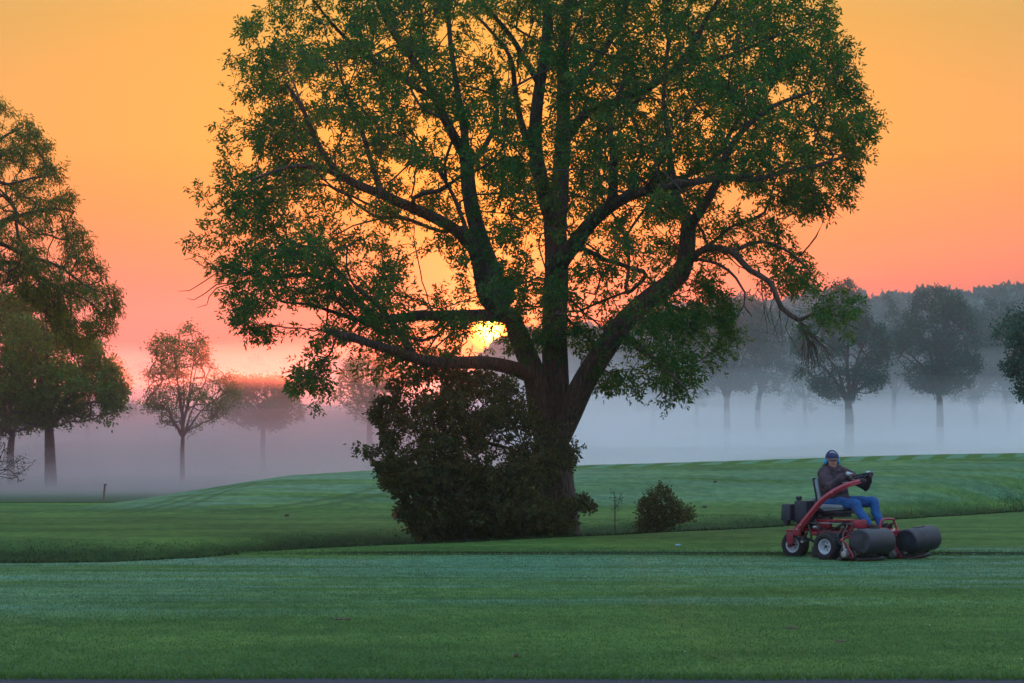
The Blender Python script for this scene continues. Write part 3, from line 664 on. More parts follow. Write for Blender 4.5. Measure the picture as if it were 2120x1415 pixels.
# ------------------------------------------------------------------ willow reaching in at the left
def willow():
    rs = np.random.default_rng(31); d0 = 66.0; P = lambda x, y, dd=0: W(x, y, d0 + dd); b = P(-210, 1100); b[2] = h1(b[0], b[1]) - .1; sk = Skel(60000)
    k = d0 / F; f = sk.path([b, P(-205, 950), P(-190, 800), P(-170, 700)], [.42, .34, .3, .28], start=-1, seg=.2)
    for pts, r0, r1 in [([(-170, 700), (-120, 600), (-60, 520), (0, 465), (60, 440), (110, 430), (150, 440)], 15, 3), ([(-120, 600), (-40, 560), (20, 545), (60, 560), (110, 590), (170, 620), (215, 650)], 11, 3),
                        ([(-60, 520), (0, 500), (60, 530), (130, 560), (180, 590), (230, 610)], 9, 3), ([(-170, 700), (-150, 560), (-110, 430), (-60, 340), (0, 290), (50, 265)], 15, 4), ([(-60, 340), (0, 380), (60, 370), (110, 350)], 8, 3),
                        ([(0, 550), (15, 590), (40, 575), (35, 560)], 5, 3), ([(-150, 560), (-220, 420), (-260, 300), (-270, 180)], 13, 5), ([(-170, 700), (-260, 600), (-340, 520)], 13, 5), ([(-110, 430), (-100, 320), (-60, 230), (-30, 190)], 9, 4)]:
        sk.path([P(x, y, rs.normal(0, .6)) for x, y in pts], [r0 * k * .6, r1 * k * .5], wob=.03, rs=rs, seg=.2)
    sk.ok[:f] = False
    poly = [(-400, 300), (-300, 150), (-150, 110), (-40, 170), (20, 222), (60, 250), (82, 270), (80, 290), (110, 290), (100, 330), (135, 345), (128, 375), (155, 402), (150, 430), (160, 470), (190, 500), (185, 530), (215, 545), (225, 570), (240, 590), (252, 640), (235, 660), (240, 690), (190, 700), (185, 730), (150, 745), (120, 720), (90, 640), (40, 620), (0, 640), (-60, 700), (-200, 760), (-380, 700)]
    holes = [(70, 330, 20, 10), (25, 350, 24, 12), (130, 440, 14, 12), (35, 470, 26, 14), (15, 520, 14, 18), (120, 520, 16, 10)]
    dens = lambda px, py: np.clip(2.6 * (vnoise(px / 55, py / 36, 51) - .16), .12, 1)
    sk.grow(order_out(sample_crown(poly, 260, d0, 4, rs, holes=holes), b), .25, .7, .06, rs)
    T = order_out(sample_crown(poly, 4600, d0, 4.3, rs, holes=holes, dens=dens), b); sk.grow(T, .15, .8, .05, rs, far=2.2)
    def lf(s):
        c = np.where(s.lv[:s.n] & (s.R[:s.n] < .012))[0]; take = np.repeat(c, rs.poisson(np.where(s.tip[c], 14, 8))); print('willow', len(take))
        D = norm(s.D[take] * .5 + rs.normal(0, .45, (len(take), 3)) + np.array([.12, 0, -.75]))
        return leaflets(s.P[take] + rs.normal(0, .07, (len(take), 3)), D, rs, .12, .024)
    finish_tree('willow_tree', 'drooping fine-leaved willow tree leaning in at the upper left edge', 'tree', sk, b, lf, MAT['willow_leaf'])
willow()

# ------------------------------------------------------------------ trees standing in the mist
def park_tree(name, label, bpx, d0, fork_py, poly, ntw, rs, mat='maple_leaf', trunk_px=18, llen=.14, dens_k=2.0, group=None, stems=1, leafn=2.2, sparse=.3, rounder=.03, limbs=7, seedn=1):
    b = W(bpx[0], bpx[1], d0); b[2] = h1(b[0], b[1]) - .1; k = d0 / F; sk = Skel(40000); poly = np.array(poly, float)
    top = poly[np.argmin(poly[:, 1])]; cx = poly[:, 0].mean()
    P = lambda x, y, dd=0: W(x, y, d0 + dd)
    xt = bpx[0]
    f = sk.path([b, P(xt + rs.normal(0, 2), (bpx[1] + fork_py) / 2), P(xt + rs.normal(0, 2), fork_py)], [trunk_px * .62 * k, trunk_px * .42 * k], start=-1, seg=.2)
    for q in range(limbs):
        for _ in range(40):
            ex = rs.uniform(poly[:, 0].min(), poly[:, 0].max()); ey = rs.uniform(poly[:, 1].min(), fork_py)
            if poly_dist(np.array([ex]), np.array([ey]), poly)[0] > 12: break
        dd = rs.normal(0, 1.3); mx = xt + (ex - xt) * .45; my = fork_py + (ey - fork_py) * .6
        sk.path([P(xt, fork_py), P(mx, my, dd * .6), P(ex, ey, dd)], [trunk_px * .26 * k, trunk_px * .08 * k], start=f, wob=.05, rs=rs, seg=.25)
    sk.ok[:f] = False
    sd = int(rs.integers(1000)); dens = lambda px, py: np.clip(dens_k * (vnoise(px / 32, py / 24, sd) - sparse), .03, 1)
    dm = (poly[:, 0].max() - poly[:, 0].min()) * k * .42
    sk.grow(order_out(sample_crown(poly, ntw // 8, d0, dm, rs, slope=rounder), b), .3, .7, .04, rs)
    sk.grow(order_out(sample_crown(poly, ntw, d0, dm, rs, slope=rounder, dens=dens), b), .25, .8, .03, rs, far=3)
    def lf(s):
        c = np.where(s.lv[:s.n] & (s.R[:s.n] < .02))[0]; take = np.repeat(c, rs.poisson(np.where(s.tip[c], leafn * 2.5, leafn))); print(name, len(take))
        D = norm(s.D[take] * .4 + rs.normal(0, .6, (len(take), 3)) + np.array([0, 0, -.25]))
        return leaflets(s.P[take] + rs.normal(0, .14, (len(take), 3)), D, rs, llen, llen * .55)
    return finish_tree(name, label, 'tree', sk, b, lf, MAT[mat], group=group, thick=.05, tip=.008)
GL = 'trees standing in the mist on the left'; GR = 'trees standing in the mist on the right'
rs = np.random.default_rng(101)
def blob(cx, cy, rx, ry, seed, n=26, amp=.22, flat=0.0):
    r = np.random.default_rng(seed); out = []
    for i in range(n):
        a = 2 * math.pi * i / n; q = 1 + r.normal(0, amp); y = cy - ry * math.sin(a) * q
        if math.sin(a) < 0: y = cy - ry * math.sin(a) * q * (1 - flat)
        out.append((cx + rx * math.cos(a) * q, y))
    return out
park_tree('maple_tree', 'big leafy green maple with a stout dark trunk, nearest of the left misty trees', (105, 985), 124, 880,
          [(-60, 640), (0, 600), (60, 590), (130, 640), (170, 690), (205, 720), (240, 760), (262, 800), (258, 840), (232, 862), (228, 880), (195, 868), (150, 880), (100, 885), (60, 880), (20, 870), (-30, 850), (-80, 780)], 1300, rs, trunk_px=21, llen=.17, leafn=7, group=GL, sparse=.12)
park_tree('maple_tree', 'maple half cut off by the left edge, its forked trunk behind the twiggy shrub', (24, 990), 128, 900,
          [(-180, 700), (-100, 640), (-20, 620), (60, 650), (100, 740), (120, 820), (90, 880), (40, 895), (-20, 905), (-120, 890), (-190, 820)], 900, rs, trunk_px=15, llen=.17, leafn=6, group=GL, sparse=.15)
park_tree('maple_tree', 'pale hazy tree just behind the stout-trunked maple, thin trunk fading into mist', (180, 975), 165, 885,
          [(120, 760), (160, 700), (200, 690), (235, 730), (262, 770), (285, 810), (288, 850), (250, 868), (205, 880), (160, 878), (120, 850)], 600, rs, trunk_px=12, llen=.17, leafn=2.2, group=GL, sparse=.2)
park_tree('young_maple_tree', 'airy young tree alone in pink mist at left centre, see-through crown', (378, 990), 131, 905,
          [(300, 715), (335, 690), (350, 700), (370, 690), (392, 672), (410, 690), (432, 700), (430, 735), (450, 765), (480, 775), (500, 820), (470, 850), (450, 870), (420, 875), (400, 895), (370, 890), (345, 880), (325, 870), (335, 850), (300, 850), (282, 820), (310, 800), (300, 770), (320, 745)], 1000, rs, trunk_px=9, llen=.12, leafn=2.6, group=GL, sparse=.22, dens_k=2.4, limbs=9)
park_tree('maple_tree', 'low rounded tree dissolved in pink mist right of the airy young tree', (545, 975), 150, 880,
          [(470, 800), (490, 785), (540, 785), (590, 785), (610, 810), (628, 850), (615, 875), (570, 885), (510, 885), (470, 870), (455, 830)], 900, rs, trunk_px=10, llen=.17, leafn=3.4, group=GL, sparse=.12)
park_tree('maple_tree', 'grey-green tree in the mist showing just left of the big dark shrub', (765, 985), 150, 860,
          [(700, 790), (715, 750), (745, 730), (790, 730), (830, 760), (850, 810), (830, 850), (780, 865), (740, 870), (712, 845), (690, 820)], 620, rs, trunk_px=12, llen=.15, leafn=2.6, group=GL, sparse=.15)
RIGHT = [((1352, 915), 215, 835, blob(1350, 770, 75, 75, 3), 420, 10, 'faint small tree in the mist below the hanging boughs of the ash'),
         ((1507, 905), 188, 835, blob(1500, 730, 95, 115, 4, flat=.2), 1000, 13, 'misty tree with a straight trunk under the dangling bare branch'),
         ((1572, 900), 192, 810, [(1500, 640), (1530, 605), (1560, 615), (1600, 650), (1640, 700), (1650, 770), (1620, 810), (1570, 815), (1500, 800), (1490, 720)], 700, 11, 'tall misty tree with a split trunk behind the dangling bare branch'),
         ((1758, 898), 168, 835, [(1640, 700), (1660, 640), (1700, 625), (1722, 590), (1755, 580), (1775, 610), (1790, 625), (1800, 660), (1840, 690), (1850, 740), (1835, 790), (1810, 815), (1770, 825), (1720, 825), (1680, 810), (1640, 780)], 1100, 17, 'large tree with a forked trunk in the mist above the mower driver'),
         ((1850, 895), 210, 825, blob(1850, 735, 80, 95, 7), 800, 9, 'small slim-trunked tree in the mist between two larger rounded trees'),
         ((1945, 893), 174, 820, [(1852, 700), (1865, 650), (1890, 630), (1900, 605), (1930, 595), (1960, 600), (1990, 615), (2010, 650), (2028, 690), (2030, 760), (2010, 800), (1950, 815), (1890, 805), (1855, 770)], 1200, 14, 'densest broad round-topped tree in the mist on the right'),
         ((2018, 892), 200, 820, blob(2025, 735, 75, 90, 9), 800, 10, 'small tree partly behind the densest round tree, near the right edge'),
         ((2175, 900), 128, 820, [(2052, 690), (2075, 660), (2110, 640), (2170, 600), (2260, 590), (2330, 680), (2330, 780), (2250, 830), (2150, 835), (2110, 825), (2100, 790), (2075, 760), (2082, 720)], 1200, 18, 'nearer green tree whose crown enters at the right edge'),
         ((1440, 905), 212, 830, blob(1440, 735, 95, 100, 12), 700, 8, 'hazy tree seen through the lower leaves of the ash, left of the straight-trunked misty tree'),
         ((1668, 900), 208, 830, blob(1668, 725, 95, 105, 13), 800, 8, 'hazy blue tree filling the gap behind the dangling bare branch tips'),
         ((2085, 898), 206, 830, blob(2075, 730, 85, 100, 14), 700, 8, 'hazy blue tree filling the gap beside the nearer green tree at the right edge')]
for i, (bp, d, fp, poly, nt_, tp, lab) in enumerate(RIGHT):
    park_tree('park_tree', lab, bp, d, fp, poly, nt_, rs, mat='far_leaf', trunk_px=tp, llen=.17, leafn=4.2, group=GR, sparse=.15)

# ------------------------------------------------------------------ the far wood (one mass)
def far_wood():
    rs = np.random.default_rng(8); Vs = []; Ts = []; nv = 0
    prof_px = [-700, 0, 250, 380, 470, 600, 700, 800, 900, 1000, 1030, 1100, 1200, 1300, 1450, 1600, 1800, 2000, 2120, 2700]
    prof_py = [720, 770, 775, 752, 768, 752, 748, 782, 800, 775, 702, 698, 690, 668, 640, 625, 615, 612, 600, 590]
    prof_d = [620, 620, 620, 620, 615, 610, 600, 590, 570, 540, 530, 500, 460, 420, 380, 340, 320, 310, 300, 290]
    for row in range(3):
        for px in np.arange(-700, 2700, 17 + 4 * row):
            px = px + rs.normal(0, 6); d = np.interp(px, prof_px, prof_d) + row * 14 + rs.normal(0, 5)
            top = W(px, np.interp(px, prof_px, prof_py) + rs.normal(6, 8) - (10 if rs.random() < .12 else 0) + 6 * (row == 0), d)[2]
            cx, cyy = W(px, 900, d)[:2]; z0 = float(H(np.array([cx]), np.array([cyy]))[0]); h = max(5, top - z0); wd = h * rs.uniform(.17, .26)
            n = 620; u = rs.random(n) ** .8; zz = z0 + h * (.08 + .92 * u); a = rs.uniform(0, 2 * math.pi, n); env = np.sin(np.clip((1 - u) * 1.25 + .05, 0, 1) ** .75 * math.pi * .62) * wd * np.sqrt(rs.random(n)) * (1 + .3 * np.sin(a * 3 + px))
            B = np.stack([cx + np.cos(a) * env, cyy + np.sin(a) * env, zz], -1); D = norm(rs.normal(0, 1, (n, 3)) + np.array([0, 0, .3]))
            V, T = leaflets(B, D, rs, 1.2, .85); Vs.append(V); Ts.append(T + nv); nv += len(V)
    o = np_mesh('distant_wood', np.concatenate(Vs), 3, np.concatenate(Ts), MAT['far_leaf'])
    tag(o, 'hazy wood closing the horizon behind the misty trees', 'wood', kind='stuff'); print('wood tris', nv // 2)
far_wood()
# ------------------------------------------------------------------ riding greens mower (x forward, y to its left, z up)
MX, MY = Gd(1772, 1153.5, 0.0); MY = 45.15; MX = (1772 - 1060) / F * MY
MZ = h1(MX, MY) - .012; HEAD = -R(43)
MAT['red'] = pbr('red_paint', (.24, .008, .026), .42, var=.25, scale=6, coat=.2)
MAT['black_pl'] = pbr('black_plastic', (.007, .013, .028), .5, var=.3, scale=10, bump=.1, bscale=60)
MAT['basket'] = pbr('basket', (.013, .017, .026), .55, var=.75, scale=4.5, bump=.25, bscale=14)
MAT['rubber'] = pbr('rubber', (.010, .011, .015), .85, var=.35, scale=20, bump=.4, bscale=90)
MAT['rim'] = pbr('wheel_white', (.40, .45, .52), .4, var=.12)
MAT['steel'] = pbr('steel', (.32, .33, .35), .35, metal=.8, var=.2)
MAT['dark_steel'] = pbr('dark_steel', (.05, .05, .055), .5, metal=.6, var=.3)
MAT['seat_grey'] = pbr('seat_grey', (.22, .27, .31), .6, var=.12)
MAT['hose'] = pbr('hose', (.014, .014, .016), .55)

def bxo(bm, c, s, rot=None, bev=.012, taper=None):
    r = bmesh.ops.create_cube(bm, size=1); vs = r['verts']
    for v in vs:
        v.co = Vector([v.co[i] * s[i] for i in range(3)])
        if taper and v.co.z > 0: v.co.x *= taper[0]; v.co.y *= taper[1]
    if bev: 
        es = list({e for v in vs for e in v.link_edges}); r2 = bmesh.ops.bevel(bm, geom=es, offset=bev, segments=2, profile=.6, affect='EDGES'); vs = list({v for f in r2['faces'] for v in f.verts} | {v for v in vs if v.is_valid})
    m = Matrix.Translation(Vector(c)) @ (Matrix.Rotation(rot[1], 4, rot[0]) if rot else Matrix.Identity(4))
    for v in vs: v.co = m @ v.co
    return bm
def tube(bm, pts, r, sides=8, closed=False, caps=True, smooth_n=0, flat=None):
    pts = [Vector(p) for p in pts]
    if smooth_n:
        q = []; A = [pts[0] * 2 - pts[1]] + pts + [pts[-1] * 2 - pts[-2]]
        for k in range(1, len(A) - 2):
            for j in range(smooth_n):
                t = j / smooth_n; p0, p1, p2, p3 = A[k - 1:k + 3]
                q.append(.5 * ((2 * p1) + (p2 - p0) * t + (2 * p0 - 5 * p1 + 4 * p2 - p3) * t * t + (3 * p1 - 3 * p2 + p3 - p0) * t ** 3))
        q.append(pts[-1]); pts = q
    n = len(pts); rs_ = [r] * n if isinstance(r, (int, float)) else list(np.interp(np.linspace(0, 1, n), np.linspace(0, 1, len(r)), r)); rings = []
    up = None
    for i, p in enumerate(pts):
        a = pts[(i - 1) % n] if (i > 0 or closed) else p; b = pts[(i + 1) % n] if (i < n - 1 or closed) else p
        t = (b - a).normalized()
        if up is None: up = Vector((0, 0, 1)) if abs(t.z) < .9 else Vector((1, 0, 0))
        u = (up - t * up.dot(t)).normalized(); up = u; v = t.cross(u)
        fx, fy = flat if flat else (1, 1)
        rings.append([bm.verts.new(p + (u * math.cos(w) * fx + v * math.sin(w) * fy) * rs_[i]) for w in [2 * math.pi * k / sides for k in range(sides)]])
    for i in range(n if closed else n - 1):
        A_, B_ = rings[i], rings[(i + 1) % n]
        for k in range(sides): bm.faces.new((A_[k], A_[(k + 1) % sides], B_[(k + 1) % sides], B_[k]))
    if caps and not closed:
        bm.faces.new(rings[0][::-1]); bm.faces.new(rings[-1])
    return bm
def lathe(bm, prof, axis='Y', segs=32, c=(0, 0, 0), ang=(0, 2 * math.pi)):
    """prof: (radius, along) pairs, closed outline when first == last radius 0"""
    rings = []; full = abs(ang[1] - ang[0] - 2 * math.pi) < 1e-6; n = segs if full else segs + 1
    for r, a in prof:
        ring = []
        for k in range(n):
            w = ang[0] + (ang[1] - ang[0]) * k / segs; x, z = r * math.cos(w), r * math.sin(w)
            p = (x, a, z) if axis == 'Y' else ((a, x, z) if axis == 'X' else (x, z, a)); ring.append(bm.verts.new(Vector(p) + Vector(c)))
        rings.append(ring)
    for A_, B_ in zip(rings, rings[1:]):
        for k in range(n if full else n - 1):
            try: bm.faces.new((A_[k], A_[(k + 1) % n], B_[(k + 1) % n], B_[k]))
            except ValueError: pass
    bmesh.ops.remove_doubles(bm, verts=bm.verts, dist=1e-5); return bm
nb = bmesh.new
mower = empty('riding_mower', (MX, MY, MZ), 'red three-wheeled riding greens mower with two black grass baskets, driven across the lawn', 'mower', rz=HEAD)
def part(name, bm, mat, parent=None, **kw): return bm_obj(name, bm, MAT[mat] if isinstance(mat, str) else mat, parent or mower, **kw)

def wheel(x, y, r=.225, w=.23, steer=0.0):
    o = bpy.data.objects.new('wheel', None); link(o, mower); o.location = (x, y, r); o.rotation_euler = (0, 0, steer)
    b = nb(); h = w / 2
    lathe(b, [(.115, -h * .7), (.14, -h), (.185, -h), (.212, -h * .82), (r, -h * .45), (r + .003, 0), (r, h * .45), (.212, h * .82), (.185, h), (.14, h), (.115, h * .7), (.112, 0), (.115, -h * .7)], 'Y', 36)
    for k in range(22):                                     # tread lugs
        a = 2 * math.pi * k / 22
        for s in (-1, 1):
            bxo(b, ((r + .004) * math.cos(a + .08 * s), s * h * .38, (r + .004) * math.sin(a + .08 * s)), (.014, h * .5, .034), rot=('Y', -a), bev=0)
    bm_obj('tyre', b, MAT['rubber'], o)
    b = nb(); lathe(b, [(.0, -.045), (.035, -.05), (.04, -.03), (.075, -.03), (.085, -.05), (.105, -.085), (.125, -.09), (.128, -.075), (.114, -.06), (.112, .06), (.128, .075), (.125, .09), (.105, .085), (.08, .02), (0, .02)], 'Y', 32)
    bm_obj('rim', b, MAT['rim'], o)
    b = nb()
    for k in range(5):
        a = 2 * math.pi * k / 5; lathe(b, [(0, -.044), (.008, -.044), (.01, -.03), (0, -.03)], 'Y', 8, c=(.058 * math.cos(a), 0, .058 * math.sin(a)))
    lathe(b, [(0, -.075), (.02, -.073), (.026, -.05), (0, -.05)], 'Y', 12)
    bm_obj('hub', b, MAT['dark_steel'], o)
    return o
wheel(0, -.755, r=.215); wheel(.08, .755, r=.215); wheel(-1.19, -.03, r=.195, w=.2, steer=R(4))

# fork over the rear wheel
b = nb()
bxo(b, (-1.18, -.175, .32), (.14, .022, .20), bev=.006); bxo(b, (-1.19, -.175, .205), (.09, .022, .10), bev=.006)
bxo(b, (-1.18, .125, .32), (.14, .022, .20), bev=.006); bxo(b, (-1.19, .125, .205), (.09, .022, .10), bev=.006)
bxo(b, (-1.14, -.025, .425), (.24, .34, .03), bev=.006); lathe(b, [(0, .42), (.035, .42), (.035, .56), (0, .56)], 'Z', 14, c=(-1.06, -.03, 0))
part('wheel_fork', b, 'red')
b = nb(); lathe(b, [(0, -.225), (.022, -.22), (.026, -.205), (0, -.205)], 'Y', 12, c=(-1.19, .01, .195)); tube(b, [(-1.19, -.20, .195), (-1.19, .15, .195)], .012, 8); part('axle', b, 'dark_steel')
# frame: rails, cross members, front cross tube, motor mounts
b = nb()
for s in (-1, 1):
    tube(b, [(-1.08, s * .16, .50), (-.75, s * .24, .46), (-.1, s * .27, .40), (.30, s * .27, .44)], .032, 4, smooth_n=4, flat=(1.2, .8))
    tube(b, [(0, s * .27, .40), (0, s * .56, .30), (0, s * .66, .23)], .036, 6); bxo(b, (0, s * .61, .25), (.14, .03, .22), bev=.008)
tube(b, [(-.72, -.36, .45), (-.72, .36, .45)], .03, 6); tube(b, [(.02, -.36, .42), (.02, .36, .42)], .035, 6)
tube(b, [(.38, -.72, .37), (.38, .72, .37)], .03, 8); tube(b, [(-.55, -.42, .40), (-.10, -.40, .40)], .036, 6)
bxo(b, (-.52, 0, .60), (.62, .50, .028), bev=.006); bxo(b, (-.60, -.24, .54), (.50, .02, .10), bev=.005)
bxo(b, (-.50, -.17, .50), (.14, .10, .20), bev=.01, taper=(1.9, 1.3)); bxo(b, (-.28, .18, .50), (.10, .10, .18), bev=.01, taper=(1.6, 1.2))
part('frame', b, 'red')
# seat platform and seat
b = nb(); bxo(b, (-.36, 0, .735), (.46, .40, .05), bev=.015); bxo(b, (-.38, 0, .685), (.36, .30, .06), bev=.01); 
for s in (-1, 1): tube(b, [(-.62, s * .16, .62), (-.60, s * .16, .67)], .03, 8)
part('seat_base', b, 'black_pl')
b = nb(); bxo(b, (-.32, 0, .80), (.46, .46, .09), bev=.04, rot=('Y', -R(4))); bxo(b, (-.30, .21, .825), (.42, .08, .07), bev=.03); bxo(b, (-.30, -.21, .825), (.42, .08, .07), bev=.03)
part('seat', b, 'seat_grey')
b = nb(); bxo(b, (-.60, 0, 1.02), (.075, .42, .50), bev=.035, rot=('Y', -R(12))); part('backrest', b, 'seat_grey')
b = nb(); bxo(b, (-.645, 0, 1.02), (.028, .44, .52), bev=.012, rot=('Y', -R(12))); bxo(b, (-.54, 0, .77), (.12, .46, .06), bev=.02); part('backrest_shell', b, 'black_pl')
# tanks and engine hood behind the seat
b = nb(); bxo(b, (-1.02, -.34, .725), (.20, .36, .27), bev=.03, taper=(.85, .92)); o = part('fuel_tank', b, 'black_pl')
b = nb(); bxo(b, (-.77, -.34, .75), (.26, .24, .33), bev=.03, taper=(.95, .95)); o2 = part('oil_tank', b, 'black_pl')
b = nb(); lathe(b, [(0, .93), (.034, .93), (.036, .955), (.05, .958), (.052, .985), (.045, 1.0), (0, 1.003)], 'Z', 18, c=(-.88, -.34, -.02)); bm_obj('cap', b, MAT['black_pl'], o2)
b = nb(); bxo(b, (-.88, .06, .70), (.42, .44, .30), bev=.04, taper=(.9, .9)); bxo(b, (-1.14, .10, .68), (.10, .40, .24), bev=.02); o = part('engine_cover', b, 'black_pl')
b = nb(); bxo(b, (-.88, .02, .858), (.36, .30, .012), bev=.004); MAT['tan'] = pbr('tan_label', (.42, .26, .09), .6); bm_obj('top_plate', b, MAT['tan'], o)
b = nb(); lathe(b, [(0, .91), (.04, .91), (.04, .955), (.055, .957), (.056, .985), (.05, 1.0), (0, 1.003)], 'Z', 20, c=(-.76, -.10, -.05)); MAT['cap_grey'] = pbr('cap_grey', (.16, .2, .22), .45); bm_obj('cap', b, MAT['cap_grey'], o)
b = nb(); bxo(b, (-.86, 0, .56), (.38, .34, .16), bev=.02); lathe(b, [(0, -.02), (.075, -.02), (.075, .10), (0, .10)], 'Y', 18, c=(-.72, -.26, .55)); lathe(b, [(0, .50), (.06, .50), (.06, .62), (0, .62)], 'Z', 14, c=(-1.20, -.24, 0))
part('engine', b, 'dark_steel')
# curved steering arm rising past the seat
ARM = [(-.81, -.48, .44), (-.70, -.48, .55), (-.51, -.485, .74), (-.33, -.48, .915), (-.11, -.46, 1.06), (.07, -.34, 1.17), (.16, -.08, 1.235)]
b = nb(); pts = [Vector(p) for p in ARM]; 
tube(b, ARM, [.052, .05, .046, .044, .042, .04, .038, .034], 4, smooth_n=6, flat=(1.15, .62)); bxo(b, (-.81, -.48, .43), (.13, .05, .14), bev=.012); tube(b, [(-.81, -.48, .44), (-.81, -.18, .46)], .03, 6)
part('steering_arm', b, 'red')
b = nb(); 
for z_, x_ in ((.46, -.79), (.53, -.72)):
    b = nb(); lathe(b, [(0, -.522), (.014, -.52), (.016, -.50), (0, -.50)], 'Y', 10, c=(x_, 0, z_)); part('bolt', b, 'steel')
b = nb(); lathe(b, [(0, -.495), (.012, -.49), (.012, -.46), (0, -.46)], 'Y', 10, c=(-.12, .0, 1.05)); part('bolt', b, 'steel')
SWC = Vector((.105, 0, 1.315)); SWT = R(-14)
swm = Matrix.Translation(SWC) @ Matrix.Rotation(SWT, 4, 'Y')
b = nb(); tube(b, [(.12, -.09, 1.215), (.10, -.02, 1.25), SWC], .03, 8); bxo(b, (.12, -.05, 1.235), (.15, .13, .05), bev=.015); part('steering_column', b, 'black_pl')
b = nb(); tube(b, [swm @ Vector((.175 * math.cos(a), .175 * math.sin(a), 0)) for a in np.linspace(0, 2 * math.pi, 36, endpoint=False)], .0145, 8, closed=True)
for a in (R(90), R(210), R(330)): tube(b, [swm @ Vector((.03 * math.cos(a), .03 * math.sin(a), -.02)), swm @ Vector((.172 * math.cos(a), .172 * math.sin(a), 0))], .012, 6, flat=(.6, 1.3))
lathe(b, [(0, -.035), (.04, -.035), (.045, -.01), (.03, .008), (0, .01)], 'Z', 16, c=tuple(SWC)); part('steering_wheel', b, 'black_pl')
b = nb(); tube(b, [(-.16, -.34, 1.19), (-.02, -.30, 1.205), (.02, -.22, 1.21)], .008, 6); part('control_lever', b, 'steel')
# foot platform, front deck, handle, pedals, side rod
b = nb(); bxo(b, (.30, 0, .455), (.52, .58, .022), bev=.006); bxo(b, (.33, -.36, .565), (.14, .17, .13), bev=.012); bxo(b, (.33, -.30, .50), (.12, .10, .10), bev=.01); bxo(b, (.53, 0, .47), (.20, .62, .035), rot=('Y', R(8)), bev=.01)
bxo(b, (.62, .02, .425), (.03, .56, .07), bev=.008); part('foot_platform', b, 'red')
b = nb(); tube(b, [(.60, -.20, .47), (.60, -.19, .57), (.61, -.13, .635), (.61, .12, .635), (.60, .18, .59), (.62, .22, .48)], .018, 8, smooth_n=5); part('foot_rail', b, 'red')
for yy in (-.02, .14):
    b = nb(); bxo(b, (.57, yy, .55), (.10, .075, .014), rot=('Y', -R(32)), bev=.004); tube(b, [(.57, yy, .54), (.60, yy, .48)], .009, 6); part('pedal', b, 'black_pl')
b = nb(); tube(b, [(-.82, -.40, .50), (-.74, -.40, .555), (-.60, -.40, .565), (.26, -.42, .565)], .009, 6, smooth_n=3); part('linkage_rod', b, 'steel')
b = nb(); bxo(b, (.63, .1, .46), (.02, .10, .02), bev=.003); MAT['lamp_lens'] = pbr('clear_plastic', (.5, .55, .6), .2); part('reflector', b, 'lamp_lens')
